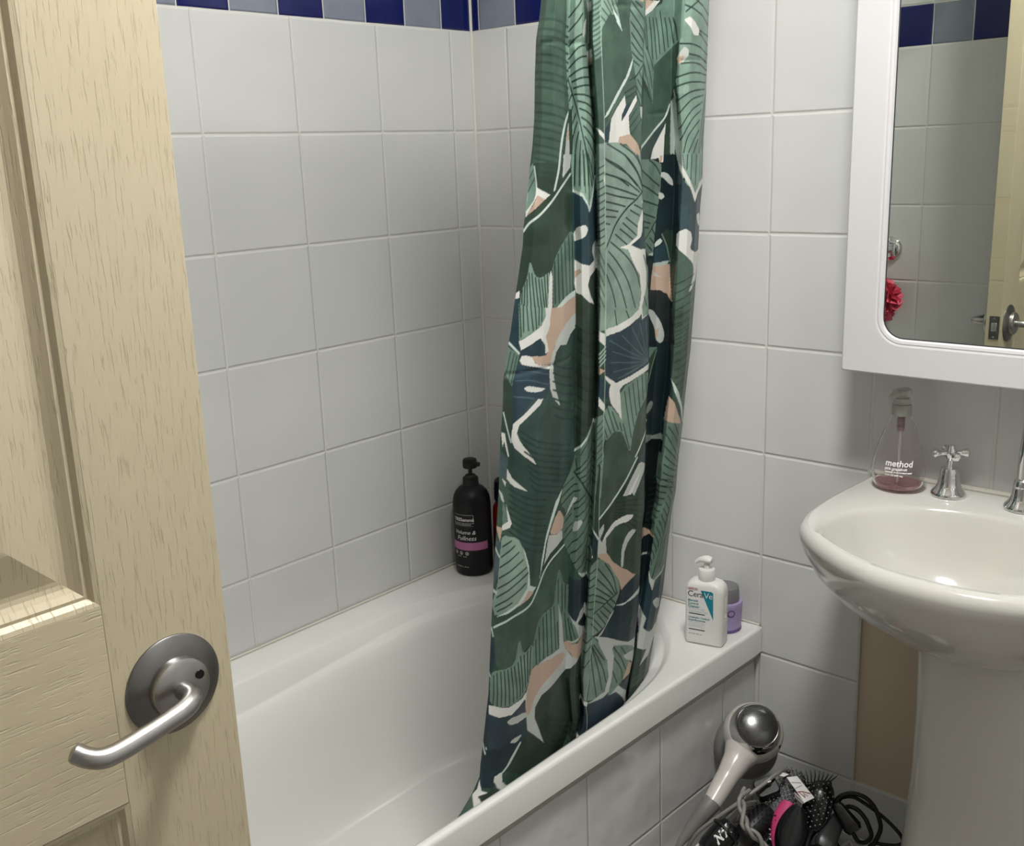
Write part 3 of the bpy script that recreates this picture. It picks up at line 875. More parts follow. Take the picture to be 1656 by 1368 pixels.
('p',1,'48 5084 70 5026 82 5007 101 5001 112 5006 134 5027 143 5013 151 4942 154 4900 156 4824 153 4792 141 4755 128 4735 92 4702 75 4689 50 4675 39 4696 27 4782 24 4829 24 4911 27 4946 37 4990 40 5020 41 5083'),
(22,17,'26 4941 48 4699'),
(22,17,'35 4967 57 4718'),
(22,17,'41 4994 75 4720'),
(22,17,'46 5029 97 4722'),
(22,17,'59 5027 114 4736'),
(22,17,'78 5002 128 4751'),
(22,17,'94 4995 138 4770'),
(22,17,'107 4992 144 4806'),
(22,17,'118 5008 146 4842'),
(22,17,'129 5021 145 4916'),
('p',3,'-2 4897 17 4900 43 4657 -4 4670'),
('p',20,'1 4921 15 4937 19 4896 0 4893'),
('p',20,'145 5036 158 4994 177 4805 174 4717 165 4674 178 4618 45 4656 82 4691 138 4744 156 4810 142 4997'),
('p',48,'230 5224 245 5210 253 5148 277 4939 275 4875 244 4861 228 4849 202 4820 192 4813 183 4817 177 4850 164 4962 158 5000 150 5022 150 5043 159 5095 166 5120 183 5160 194 5181 219 5217'),
(22,17,'159 5074 188 4847'),
(22,17,'171 5115 207 4847'),
(22,17,'183 5150 225 4861'),
(22,17,'197 5177 244 4872'),
(22,17,'217 5203 260 4884'),
(22,17,'237 5200 274 4889'),
('p',16,'289 4863 244 4840 195 4807 175 4813 180 4715 159 4683 179 4618 231 4603 242 4676 276 4720 300 4757'),
('p',14,'284 4888 235 4868 190 4813 202 4805 245 4837 290 4856'),
('p',15,'300 4757 264 4716 237 4670 228 4604 271 4591 287 4641 310 4670'),
('p',1,'19 4864 141 4836 149 4790 127 4729 88 4693 44 4667'),
(22,17,'24 4863 50 4687'),
(22,17,'40 4859 58 4714'),
(22,17,'56 4855 79 4719'),
(22,17,'74 4851 100 4717'),
(22,17,'94 4847 114 4725'),
(22,17,'113 4842 122 4745'),
(22,17,'126 4839 133 4764'),
('p',3,'-5 4869 20 4864 51 4607 0 4660'),
('p',3,'53 4625 101 4644 138 4670 166 4629 172 4565 105 4574 57 4576'),
('p',16,'168 4829 290 4801 294 4762 263 4724 231 4664 211 4609 206 4549 207 4502 137 4524 107 4575 176 4566 182 4594 167 4674 172 4724'),
('p',20,'141 4836 171 4829 173 4724 163 4676 185 4586 171 4576 164 4629 137 4672 101 4640 59 4614 43 4664 89 4689 133 4735 149 4789'),
('p',20,'60 4562 64 4580 72 4583 99 4578 112 4568 129 4534 145 4521 185 4508 198 4500 205 4481 197 4481 162 4500 138 4510 88 4526 71 4535 61 4552'),
('p',49,'56 4576 58 4539 153 4502 202 4474 209 4369 188 4314 143 4338 46 4198 39 4415 57 4550'),
(16,50,'69 4495 136 4484 202 4451'),
(16,50,'50 4449 128 4437 204 4391'),
(16,50,'46 4359 94 4349 137 4333'),
('p',15,'296 4750 251 4711 220 4644 204 4557 201 4482 210 4361 226 4300 264 4239 239 4335 226 4419 217 4500 223 4567 260 4641 306 4691'),
('p',51,'-1 4633 54 4588 39 4415 0 4496'),
(16,17,'15 4607 8 4493'),
(16,17,'31 4595 23 4459'),
(16,17,'44 4583 36 4432'),
(32,14,'0 4656 52 4597'),
('p',52,'-3 4468 2 4491 39 4411 49 4128 -1 4301'),
('p',20,'93 4405 111 4409 130 4404 177 4382 185 4374 166 4366 151 4366 115 4376 102 4383 91 4399'),
('p',20,'178 4321 154 4326 104 4260 50 4204 47 4113 63 4067 110 4005 170 3929 141 4003 89 4095 71 4149 78 4193 129 4250 166 4290'),
(26,53,'216 4500 265 4461 320 4423'),
(26,53,'221 4451 267 4411 321 4372'),
(26,53,'222 4401 269 4361 323 4321'),
(26,53,'224 4351 271 4310 327 4270'),
(26,53,'226 4301 274 4259 331 4218'),
(26,53,'229 4251 278 4208 335 4166'),
(26,53,'233 4200 282 4156 339 4113'),
(28,54,'308 4681 368 4634 423 4603'),
(28,54,'316 4614 375 4565 430 4533'),
(28,54,'323 4545 382 4495 437 4462'),
(28,54,'329 4476 387 4425 441 4391'),
(28,54,'333 4406 390 4354 444 4319'),
(28,54,'336 4336 394 4283 449 4246'),
(28,54,'340 4265 400 4211 456 4173'),
(28,54,'346 4194 406 4138 461 4099'),
(28,54,'352 4122 410 4065 466 4025'),
(28,54,'356 4049 414 3991 470 3949'),
(28,54,'359 3976 418 3916 474 3874'),
(26,55,'86 4159 177 4072 332 3963'),
(26,55,'94 4118 178 4035 334 3925'),
(26,55,'102 4076 179 3996 336 3887'),
(26,55,'109 4035 181 3958 337 3848'),
(26,55,'117 3993 182 3920 339 3810'),
(26,55,'124 3950 183 3881 341 3771'),
(26,55,'132 3908 185 3842 344 3732'),
(26,55,'139 3865 186 3804 347 3693'),
(26,55,'147 3821 188 3764 350 3654'),
(22,14,'5 4268 25 4184 47 4097'),
('p',20,'2 4156 19 4148 42 4013 36 4009 17 4103 11 4066'),
('p',20,'34 3941 58 3885 133 3787 60 3842 32 3872'),
('p',20,'10 3886 30 3855 29 3828'),
('p',56,'-2 4057 38 3999 33 3929 32 3786 -5 3805'),
('p',57,'461 4063 466 3945 470 3893 482 3826 485 3761 487 3597 450 3570 323 3636 301 3680 347 3777 360 3823 362 3889 380 3940 442 4061'),
(40,14,'464 4085 421 3992 359 3912'),
(28,17,'361 3783 419 3673 472 3559'),
(22,17,'367 3802 391 3894 430 3963'),
(22,17,'368 3788 428 3860 460 3932'),
(22,17,'376 3772 437 3821 471 3866'),
(22,17,'392 3747 469 3771'),
(22,17,'409 3713 476 3733'),
(22,17,'426 3678 476 3689'),
(22,17,'304 3713 371 3748'),
(22,17,'330 3743 362 3774'),
('p',58,'413 4772 638 4720 603 4678 524 4641 465 4632 428 4626'),
(22,17,'500 4736 520 4642'),
(22,17,'561 4721 585 4666'),
('p',59,'469 4595 550 4601 621 4653 711 4660 735 4339 544 4282 485 4342'),
(10,60,'724 4358 488 4561'),
(10,60,'724 4358 509 4489'),
(10,60,'724 4358 507 4423'),
(10,60,'724 4358 524 4359'),
(10,60,'724 4358 553 4576'),
(10,60,'724 4358 602 4612'),
(10,60,'724 4358 647 4625'),
(10,60,'724 4358 686 4624'),
(10,60,'724 4358 549 4308'),
(10,60,'724 4358 593 4327'),
('p',20,'461 4633 524 4641 595 4680 638 4720 706 4703 706 4665 659 4643 654 4678 599 4646 543 4603 468 4591'),
('p',1,'652 4716 706 4703 706 4665 664 4655'),
('p',61,'596 4253 706 4293 740 4277 748 4179 739 4132 702 4067 687 4024 670 3939 664 3890 661 3802 649 3809 611 3924 592 3958 562 3968 546 3962 519 3931 507 3956 488 4071 489 4115 511 4155 531 4144 578 4062 587 4076 571 4206'),
(22,17,'595 4215 658 3891'),
(22,17,'616 4233 670 3958'),
(22,17,'637 4252 681 4025'),
(22,17,'663 4265 698 4063'),
(22,17,'689 4277 713 4111'),
(22,17,'712 4287 730 4149'),
(22,17,'605 4002 651 3821'),
(22,17,'585 4019 600 3960'),
(22,17,'503 4163 561 3967'),
(22,17,'493 4108 539 3968'),
(22,17,'537 4108 580 3977'),
(22,17,'499 4028 521 3949'),
('p',20,'733 4340 625 4308 544 4284 478 4353 487 4321 515 4282 505 4247 525 4164 569 4087 595 4035 577 4170 567 4234 584 4258 736 4304'),
('p',62,'751 4155 691 4048 666 3896 660 3774 600 3951 569 3969 547 3965 513 3922 504 3798 508 3540 589 3498 680 3636 720 3800 759 3921'),
(34,14,'762 3925 713 3794 661 3672 588 3507'),
('p',63,'760 3875 718 3701 775 3652'),
('p',20,'731 3693 775 3652 752 3611 691 3496 644 3508 692 3603'),
('p',64,'771 3639 790 3393 695 3443'),
('p',20,'428 4630 464 4604 471 4529 433 4572'),
(30,65,'443 4485 471 4525'),
(30,65,'445 4460 474 4500'),
(30,65,'446 4435 476 4475'),
(30,65,'448 4409 478 4449'),
('p',16,'445 4406 481 4381 448 4357'),
('p',3,'447 4355 483 4313 507 4272 513 4202 456 4223'),
('p',20,'456 4225 494 4167 495 4122 461 4167'),
('p',66,'456 4097 493 4112 512 3944 498 3898 532 3710 469 3823'),
(16,17,'463 4034 492 4074'),
(16,17,'466 3992 495 4032'),
(16,17,'468 3950 497 3989'),
(16,17,'470 3907 499 3946'),
(16,17,'472 3864 502 3903'),
(16,17,'475 3821 504 3860'),
(16,17,'477 3777 507 3817'),
('p',0,'-37 3905 46 3871 99 3517 30 3549 -27 3614'),
(26,67,'47 3822 131 3747 225 3691'),
(26,67,'49 3786 133 3708 227 3649'),
(26,67,'51 3750 135 3669 230 3607'),
(26,67,'52 3713 138 3630 232 3565'),
(26,67,'54 3677 140 3591 234 3523'),
(26,67,'56 3640 142 3551 237 3480'),
(26,67,'58 3603 144 3511 239 3438'),
(26,67,'59 3566 145 3471 241 3395'),
(26,67,'61 3529 147 3431 243 3352'),
('p',20,'34 3934 58 3882 130 3788 71 3830 33 3878'),
('p',20,'11 3885 31 3859 28 3834'),
('p',68,'21 3744 55 3641 27 3595'),
('p',15,'2 3814 15 3794 20 3779 27 3745 26 3739 17 3748 12 3764 1 3807'),
('p',20,'36 3727 68 3613 61 3588 27 3570 24 3601 50 3627'),
('p',16,'-4 3602 26 3584 19 3501'),
('p',56,'-3 3527 21 3488 22 3305 0 3210 -3 3404'),
(22,14,'-2 3473 10 3437 24 3404'),
('p',69,'382 3885 454 3852 476 3792 484 3609 486 3491 492 3256 496 3157 494 3042 482 3028 439 3090 419 3127 388 3194 371 3236 340 3315 330 3365 319 3461 320 3498 332 3536 329 3558 309 3597 303 3627 302 3695 310 3730 338 3784 349 3816 359 3877'),
(30,17,'361 3775 410 3691 476 3534'),
(24,17,'368 3780 414 3836 434 3853'),
(24,17,'376 3759 423 3797 465 3821'),
(24,17,'392 3734 466 3760'),
(24,17,'409 3700 472 3722'),
(24,17,'434 3662 476 3676'),
(24,17,'304 3709 364 3739'),
(24,17,'304 3658 381 3697'),
(24,17,'304 3607 398 3662'),
(24,17,'323 3519 430 3620'),
(24,17,'378 3533 447 3585'),
(24,17,'322 3467 366 3504'),
(24,17,'388 3483 468 3538'),
(24,17,'332 3356 392 3410 475 3490'),
(24,17,'332 3408 373 3439'),
(24,17,'355 3280 417 3351 479 3425'),
(24,17,'371 3227 436 3295 479 3361'),
(24,17,'394 3169 450 3234 484 3295'),
(24,17,'422 3124 464 3172 489 3221'),
(24,17,'455 3076 493 3136'),
(24,17,'364 3859 374 3794'),
('p',15,'379 3395 382 3438 389 3453 409 3460 417 3457 425 3440 421 3427 402 3398 394 3388 382 3383'),
('p',15,'389 3608 382 3583 350 3530 332 3512 361 3586 373 3612'),
('p',16,'302 3575 322 3523 326 3496 323 3453 315 3440 293 3434 281 3437 260 3453 258 3472 271 3523 278 3546 293 3580'),
('p',15,'252 3450 286 3433 320 3437 325 3377 265 3325 237 3268 247 3405'),
('p',2,'334 3372 327 3323 238 3229 229 3260 265 3316'),
('p',14,'304 3714 297 3662 262 3518 240 3409 234 3326 221 3196 224 3332 238 3463 274 3648'),
('p',0,'247 3211 316 3281 343 3277 369 3195 378 3146 386 3057 379 3038 348 3061 334 3061 318 3037 301 3013 259 2954 239 2903 210 2778 164 2772 34 2868 3 2907 16 2953 47 2978 147 3020 185 3061 218 3163'),
(36,14,'336 3325 287 3294 245 3233 211 3123 174 3051 97 3016 13 2966'),
('p',70,'40 3542 87 3525 106 3503 129 3438 140 3399 158 3322 165 3284 168 3227 168 3203 164 3172 156 3152 132 3112 106 3087 37 3041 14 3043 0 3097 0 3132 15 3203 20 3260 22 3392 23 3451 26 3525'),
(24,17,'33 3473 71 3508'),
(24,17,'30 3409 88 3473'),
(24,17,'26 3344 109 3427'),
(24,17,'26 3277 131 3372'),
(24,17,'23 3212 150 3317'),
(24,17,'19 3155 137 3257 159 3278'),
(24,17,'15 3099 110 3172 153 3213'),
(24,17,'25 3066 93 3114'),
('p',14,'126 3455 141 3408 162 3318 175 3190 206 3155 190 3135 168 3158 146 3096 83 3052 18 3028 120 3098 163 3180 161 3285'),
('p',16,'168 3160 196 3135 172 3103 122 3075 150 3109'),
('p',71,'327 3174 351 3078 363 3047 381 3032 387 2993 388 2867 403 2801 454 2693 466 2650 458 2606 442 2597 393 2609 346 2636 232 2720 210 2778 239 2903 259 2942 298 2955 310 2981 310 3056 312 3099 318 3178'),
(22,17,'322 3114 332 2944'),
(22,17,'346 3063 358 2862'),
(22,17,'366 3041 374 2851'),
(22,17,'310 2950 329 2658'),
(22,17,'289 2946 303 2678'),
(22,17,'268 2942 277 2697'),
(22,17,'248 2919 251 2716'),
(22,17,'231 2850 226 2734'),
(22,17,'369 2854 402 2614'),
(22,17,'386 2824 425 2607'),
(22,17,'403 2784 447 2610'),
('p',15,'336 2932 345 2926 378 2613 349 2634'),
('p',72,'381 3086 492 3011 501 2826 438 2755 391 2825'),
('p',15,'393 2824 438 2758 456 2809 501 2819 502 2739 448 2748 510 2623 482 2604 449 2704'),
('p',11,'447 2739 499 2738 502 2627'),
('p',14,'423 3114 493 3025 492 3011 453 3049'),
('p',73,'498 3110 526 3142 546 3135 590 3077 615 3034 658 2940 674 2897 683 2841 680 2804 660 2729 647 2691 620 2631 601 2609 561 2594 541 2593 509 2607 499 2651 496 2794 495 2883 491 3053'),
(26,17,'670 2821 600 2784 534 2755'),
(22,17,'665 2828 635 2954 577 3085'),
(22,17,'657 2824 613 2930 539 3071'),
(22,17,'645 2822 590 2916 541 2994'),
(22,17,'630 2813 576 2886 533 2943'),
(22,17,'615 2793 571 2851 533 2890'),
(22,17,'600 2784 540 2843'),
(22,17,'631 2802 673 2735'),
(22,17,'612 2786 658 2711'),
(22,17,'593 2769 644 2686'),
(22,17,'574 2753 630 2656'),
(22,17,'555 2746 615 2627'),
(22,17,'537 2720 596 2610'),
(22,17,'527 2688 572 2608'),
(22,17,'494 2949 528 2965'),
(22,17,'496 2900 528 2898'),
(22,17,'497 2852 528 2846'),
(22,17,'499 2803 529 2792'),
(22,17,'501 2754 533 2723'),
(22,17,'495 3051 527 3078'),
(22,17,'495 3000 528 3022'),
('p',15,'661 2709 641 2619 593 2559 565 2560 613 2609 640 2679'),
('p',16,'530 3181 581 3158 626 3065 681 2996 783 2894 725 2859 693 2829 671 2913 603 3060 532 3155'),
('p',15,'521 3300 542 3248 562 3278 576 3198 581 3153 528 3178'),
('p',15,'515 3336 543 3372 546 3332 529 3274'),
(30,14,'479 3365 519 3282'),
(30,14,'489 3229 501 3196 500 3169'),
('p',74,'482 3341 518 3275 528 3180 503 3167 486 3249'),
('p',75,'501 3831 709 3737 638 3570 513 3442 503 3725'),
('p',76,'791 3373 813 3159 815 3058 811 2912 799 2877 764 2901 743 2924 701 2982 677 3011 638 3053 617 3090 582 3176 571 3214 567 3262 571 3287 591 3329 589 3349 557 3378 565 3407 625 3482 668 3491 762 3445'),
(22,10,'589 3475 669 3461 773 3426'),
(22,10,'590 3456 671 3432 776 3376'),
(22,10,'592 3437 672 3403 780 3326'),
(22,10,'593 3418 674 3373 787 3276'),
(22,10,'594 3398 676 3344 796 3225'),
(22,10,'595 3379 678 3314 803 3174'),
(22,10,'596 3360 683 3285 808 3123'),
(22,77,'704 3008 752 3038 805 3105'),
(22,77,'703 3029 748 3079 801 3156'),
(22,77,'701 3049 745 3120 795 3207'),
(22,77,'699 3069 741 3160 786 3258'),
(22,77,'698 3090 737 3201 778 3308'),
(40,14,'705 3734 650 3610 587 3504 515 3421'),
('p',15,'721 3695 774 3651 710 3476 696 3503 744 3648 668 3497 642 3511'),
('p',20,'715 3337 702 3318 684 3314 633 3318 610 3311 582 3280 569 3267 552 3251 548 3254 554 3282 563 3301 589 3339 609 3353 654 3365 676 3363 709 3347'),
('p',15,'741 3212 712 3173 701 3151 690 3108 688 3078 690 3014 688 2997 678 3003 674 3030 670 3120 673 3159 688 3211 697 3228 717 3240 727 3239 744 3226'),
('p',78,'811 2866 865 2373 719 2446 587 2548 656 2688 686 2825 758 2868'),
('p',14,'652 2739 728 2718 817 2766 821 2718 730 2695 669 2732'),
('p',15,'549 2585 659 2502 779 2396 842 2380 855 2280 675 2404'),
('p',79,'31 2967 93 2976 127 2983 185 2999 219 3001 281 2994 287 2981 244 2943 227 2913 208 2842 195 2808 167 2756 153 2733 133 2705 111 2694 53 2685 32 2722 14 2863 10 2913 13 2953'),
('p',73,'142 2840 158 2761 171 2746 201 2774 211 2754 218 2654 217 2612 206 2562 199 2531 187 2471 173 2449 136 2430 105 2430 34 2447 10 2491 4 2630 9 2672 30 2684 51 2688 106 2692 124 2724 134 2832'),
(22,17,'22 2654 29 2452'),
(22,17,'37 2668 50 2445'),
(22,17,'55 2672 71 2446'),
(22,17,'72 2677 91 2443'),
(22,17,'89 2677 112 2440'),
(22,17,'105 2683 132 2442'),
(22,17,'121 2684 149 2454'),
(22,17,'138 2699 164 2461'),
(22,17,'149 2735 174 2480'),
(22,17,'166 2731 185 2507'),
(22,17,'183 2746 193 2537'),
(22,17,'199 2761 201 2576'),
('p',71,'250 2937 315 2951 336 2946 347 2912 354 2858 368 2699 365 2646 340 2621 317 2610 258 2599 236 2600 218 2614 212 2649 212 2758 215 2815 228 2907'),
(22,17,'222 2790 234 2616'),
(22,17,'236 2863 251 2621'),
(22,17,'254 2913 272 2624'),
(22,17,'270 2929 293 2622'),
(22,17,'291 2943 315 2629'),
(22,17,'308 2949 336 2632'),
(22,17,'333 2822 350 2641'),
('p',71,'367 2885 395 2828 414 2780 454 2666 460 2629 443 2614 428 2615 393 2635 379 2669 365 2773 361 2820 360 2883'),
(22,17,'372 2841 398 2643'),
(22,17,'393 2789 421 2636'),
(22,17,'410 2758 444 2629'),
('p',15,'334 2936 361 2802 381 2609 357 2619 343 2815'),
('p',15,'394 2821 445 2743 499 2638 501 2605 392 2619 377 2631 463 2630 439 2719'),
('p',16,'376 2639 456 2592 501 2610 509 2459 469 2466 421 2542 384 2578'),
('p',15,'376 2639 355 2618 290 2620 241 2601 218 2591 203 2548 192 2449 205 2312 229 2178 270 2102 336 2003 297 2128 262 2230 256 2308 286 2367 356 2396 482 2460 422 2534 396 2569'),
('p',16,'224 2606 265 2599 290 2596 336 2592 357 2583 386 2555 393 2539 389 2509 378 2497 342 2483 322 2471 288 2444 272 2425 249 2385 240 2358 232 2300 225 2287 209 2298 204 2325 200 2410 199 2455 201 2527 204 2558 211 2598'),
('p',20,'8 2461 112 2420 178 2441 191 2467 196 2418 131 2360 63 2371 13 2403'),
('p',80,'157 2377 191 2424 208 2319 189 2334 133 2348'),
('p',15,'111 2323 128 2337 146 2336 192 2317 208 2306 217 2284 209 2277 171 2275 154 2277 131 2286 121 2294 110 2314'),
('p',16,'169 2323 209 2314 215 2286 172 2293'),
('p',15,'143 2161 153 2175 165 2179 197 2177 200 2169 179 2143 167 2140 146 2153'),
(36,15,'198 2117 174 2055 137 1981'),
('p',10,'204 2112 233 2172 339 2001 495 1722 141 1971'),
(36,15,'198 2117 174 2055 137 1981'),
(26,81,'316 2224 371 2134 519 1970'),
(26,81,'321 2173 377 2080 535 1916'),
(26,81,'327 2122 382 2026 562 1862'),
(26,81,'333 2071 394 1971 596 1808'),
(26,81,'337 2019 412 1917 613 1753'),
(26,81,'350 1967 441 1861 625 1698'),
('p',73,'501 2613 538 2592 556 2571 584 2520 605 2477 652 2372 669 2318 683 2233 686 2190 681 2125 668 2104 626 2097 599 2103 547 2130 525 2226 496 2534'),
(24,17,'543 2525 633 2325 679 2176'),
(24,17,'544 2520 609 2324 660 2131'),
(24,17,'549 2461 593 2259 629 2105'),
(24,17,'552 2384 566 2239 569 2122'),
(24,17,'502 2540 537 2582'),
(24,17,'508 2471 543 2530'),
(24,17,'556 2521 646 2355'),
(24,17,'518 2371 550 2422'),
('p',82,'583 2561 637 2585 678 2700 825 2723 854 2388 785 2399'),
('p',73,'696 2434 796 2363 828 2331 841 2287 832 2276 788 2281 786 2272 823 2233 828 2203 807 2135 795 2111 775 2092 757 2079 715 2051 706 2066 712 2147 706 2221 678 2403'),
(22,17,'691 2420 757 2296 812 2158'),
(22,17,'709 2330 769 2208 792 2112'),
(22,17,'744 2384 804 2273'),
(22,17,'714 2228 756 2119'),
('p',15,'570 2570 687 2472 786 2394 847 2378 824 2346 674 2445 704 2353 713 2190 709 2085 661 2056 573 2095 614 2097 680 2106 690 2207 663 2343 592 2497'),
('p',15,'775 2307 801 2305 816 2300 844 2284 853 2259 857 2186 853 2176 834 2215 821 2233 795 2260 784 2274 772 2301'),
('p',16,'819 2221 854 2178 841 2115 791 2108'),
('p',3,'774 2083 851 2092 838 1983'),
('p',15,'704 2043 769 2089 840 1985 871 1845 819 1953 757 2048'),
('p',83,'569 2093 704 2056 757 2050 818 1959 885 1809 625 1810'),
('p',84,'534 2115 573 2080 659 1787 586 1833'),
('p',20,'530 2144 577 2101 576 2070 531 2117'),
('p',20,'573 1869 622 1850 636 1817 589 1835'),
('p',85,'-9 2906 17 2896 23 2742 9 2646 -3 2673'),
(22,14,'0 2970 11 2909'),
(22,14,'-5 2693 6 2649'),
('p',15,'-2 3218 20 3191 20 3170 2 3190'),
('p',86,'-3 2083 20 2240 201 2117 122 1972 109 1903 37 1930'),
('p',85,'7 2399 212 2290 228 2182 194 2188 141 2152 32 2159'),
('p',15,'112 2322 124 2331 141 2333 189 2331 206 2323 217 2298 212 2288 182 2280 166 2279 139 2285 127 2293 113 2314'),
('p',15,'142 2157 148 2170 160 2175 193 2179 199 2173 186 2147 174 2142 148 2151'),
(42,14,'197 2117 162 2046 131 1977 98 1948'),
('p',20,'87 1971 122 1977 150 1911 242 1827 202 1839 138 1890 96 1939'),
('p',87,'109 1903 202 1839 219 1829 114 1825 46 1889 101 1886'),
('p',20,'8 1981 47 1912 98 1888 47 1888 118 1824 65 1832 3 1912 18 1933'),
('p',88,'3 1914 60 1834 -6 1831'),
(20,14,'1 2285 -5 2226 18 2143'),
(20,14,'16 2230 7 2209 22 2168'),
('p',89,'1 2467 15 2400 20 2268 14 2132 0 2073 -2 2259'),
(20,14,'-3 2231 11 2163 19 2138'),
(10,90,'297 6376 320 6217 338 5998 357 5730 379 5460'),
(10,90,'366 5628 395 5331 433 4941 468 4560'),
(10,90,'449 4748 481 4331 500 3932 512 3567'),
(10,90,'498 3779 516 3358 532 3112 536 2759 543 2599'),
(10,90,'539 2561 561 2282 570 2082 628 1835')]

def curtain_x(z): return .5715 + .087 * z
def build_curtain():
    root = thing('shower_curtain', 'tropical leaf shower curtain in greens hanging into the bath', 'shower curtain', (.70, -.35, ZT))
    NU, NV = 430, 1320
    s = np.linspace(0, 1, NU); z = np.linspace(ZB, ZT, NV)
    S, Z = np.meshgrid(s, z)
    yl = np.interp(z, CL_Z, CL_Y)[:, None]; yr = np.interp(z, CR_Z, CR_Y)[:, None]
    Y = yl + (yr - yl) * S
    X = np.repeat((.5715 + .087 * z)[:, None], NU, 1)
    # folds: crease lines c1..c4 run down the cloth; depth profile towards the room between them
    cr = [np.interp(z, a[0], a[1])[:, None] for a in CREASES]
    knots = [0, cr[0], cr[1], cr[2], cr[3], 1]
    prof = [  # (panel index, local t, depth)
        (0, 0, -.030), (0, .18, -.006), (0, .5, .012), (0, .8, .006), (0, .96, -.012), (1, .06, -.014), (1, .3, .004), (1, .6, .006), (1, .86, -.010), (1, .985, -.026),
        (2, .02, .010), (2, .12, .014), (2, .4, .012), (2, .6, .018), (2, .85, .016), (2, .97, .008), (3, .04, -.024), (3, .4, -.036), (3, .93, -.030),
        (4, .06, .002), (4, .35, .014), (4, .7, .010), (4, 1.0, -.018)]
    D = np.zeros_like(S)
    tt = np.zeros_like(S)
    for i in range(5):
        a = knots[i]; b = knots[i + 1]
        msk = (S >= a) & (S <= b)
        loc = (S - a) / np.maximum(b - a, 1e-6)
        tt = np.where(msk, i + loc, tt)
    kx = np.array([p[0] + p[1] for p in prof]); ky = np.array([p[2] for p in prof])
    # smooth (monotone-ish) interpolation by sampling then blurring
    gx = np.linspace(0, 5, 2001); gy = np.interp(gx, kx, ky)
    ker = np.hanning(31); ker /= ker.sum(); gy = np.convolve(np.pad(gy, 15, 'edge'), ker, 'valid')
    D = np.interp(tt, gx, gy)
    amp = np.interp(z, [.4, .5, .8, 1.2, 1.6, 1.93], [.55, .7, .9, 1.0, 1.0, 1.0])[:, None]
    D = D * amp
    # gentle secondary waviness and cloth creases
    D += .0035 * np.sin(S * 23 + 2.1 * np.sin(Z * 2.3)) * np.cos(Z * 3.1 + S * 4)
    D += .0018 * np.sin(Z * 31 + S * 9) * np.exp(-((S - .12) / .12) ** 2)
    for zc, s0, s1 in ((1.555, .02, .25), (1.60, .36, .55), (1.46, .62, .75), (1.53, .8, .98), (1.13, .0, .3)):
        D += -.0016 * np.exp(-((Z - zc - .02 * (S - .5)) / .0035) ** 2) * ((S > s0) & (S < s1))
    X = X + D * .67; Y = Y - D * .74
    base = np.empty((NV, NU, 3)); base[:] = (.035, .075, .055)
    C3 = base
    for kind, ci, txt in PATTERN:
        colr = PALETTE[ci]
        P = np.array(txt.split(), float).reshape(-1, 2) / (1000.0, 4000.0)
        if kind != 'p':
            kind = kind * 1e-4
            if len(P) > 2:          # line work is drawn as smooth strokes
                Q = np.vstack([2 * P[0] - P[1], P, 2 * P[-1] - P[-2]]); out = []
                for i in range(1, len(Q) - 2):
                    a, b, c, d = Q[i - 1:i + 3]
                    for q in range(5):
                        t = q / 5; out.append(.5 * (2 * b + (c - a) * t + (2 * a - 5 * b + 4 * c - d) * t * t + (3 * b - a - 3 * c + d) * t ** 3))
                P = np.array(out + [Q[-2]])
        if kind == 'p':
            z0, z1, a0, a1 = P[:, 1].min(), P[:, 1].max(), P[:, 0].min(), P[:, 0].max()
            i0, i1 = np.searchsorted(z, [z0, z1]); j0, j1 = np.searchsorted(s, [a0, a1])
            i1 = min(i1 + 1, NV); j1 = min(j1 + 1, NU)
            if i1 <= i0 or j1 <= j0: continue
            ss = S[i0:i1, j0:j1]; zz = Z[i0:i1, j0:j1]; ins = np.zeros(ss.shape, bool)
            q = len(P)
            for a in range(q):
                xa, za = P[a]; xb, zb2 = P[(a + 1) % q]
                if za == zb2: continue
                c = ((za > zz) != (zb2 > zz)) & (ss < (xb - xa) * (zz - za) / (zb2 - za) + xa)
                ins ^= c
            C3[i0:i1, j0:j1][ins] = colr
        else:
            wdt = kind
            for a in range(len(P) - 1):
                (xa, za), (xb, zb2) = P[a], P[a + 1]
                m = .012
                i0, i1 = np.searchsorted(z, [min(za, zb2) - wdt, max(za, zb2) + wdt])
                j0, j1 = np.searchsorted(s, [min(xa, xb) - m, max(xa, xb) + m])
                if i1 <= i0 or j1 <= j0: continue
                wd = abs(float(np.interp((za + zb2) / 2, z, (yr - yl)[:, 0])))
                sx = S[i0:i1, j0:j1] * wd; zz = Z[i0:i1, j0:j1]
                ax, bx = xa * wd, xb * wd
                L2 = (bx - ax) ** 2 + (zb2 - za) ** 2 + 1e-12
                t = np.clip(((sx - ax) * (bx - ax) + (zz - za) * (zb2 - za)) / L2, 0, 1)
                dd = np.hypot(sx - ax - t * (bx - ax), zz - za - t * (zb2 - za))
                al = np.clip((wdt * .5 + .0005 - dd) / .001, 0, 1)[..., None]
                blk = C3[i0:i1, j0:j1]; blk[:] = blk * (1 - al) + np.array(colr) * al
    co = np.stack([X, Y, Z], -1).reshape(-1, 3) - np.array(root.location)
    me = bpy.data.meshes.new('cloth')
    idx = np.arange(NU * NV).reshape(NV, NU)
    f = np.stack([idx[:-1, :-1], idx[:-1, 1:], idx[1:, 1:], idx[1:, :-1]], -1).reshape(-1, 4)
    me.vertices.add(len(co)); me.vertices.foreach_set('co', co.ravel())
    me.loops.add(f.size); me.loops.foreach_set('vertex_index', f.ravel().astype(np.int32))
    me.polygons.add(len(f)); me.polygons.foreach_set('loop_start', np.arange(0, f.size, 4, dtype=np.int32))
    me.polygons.foreach_set('loop_total', np.full(len(f), 4, dtype=np.int32))
    me.polygons.foreach_set('use_smooth', np.ones(len(f), bool))
    at = me.attributes.new('print', 'FLOAT_COLOR', 'POINT')
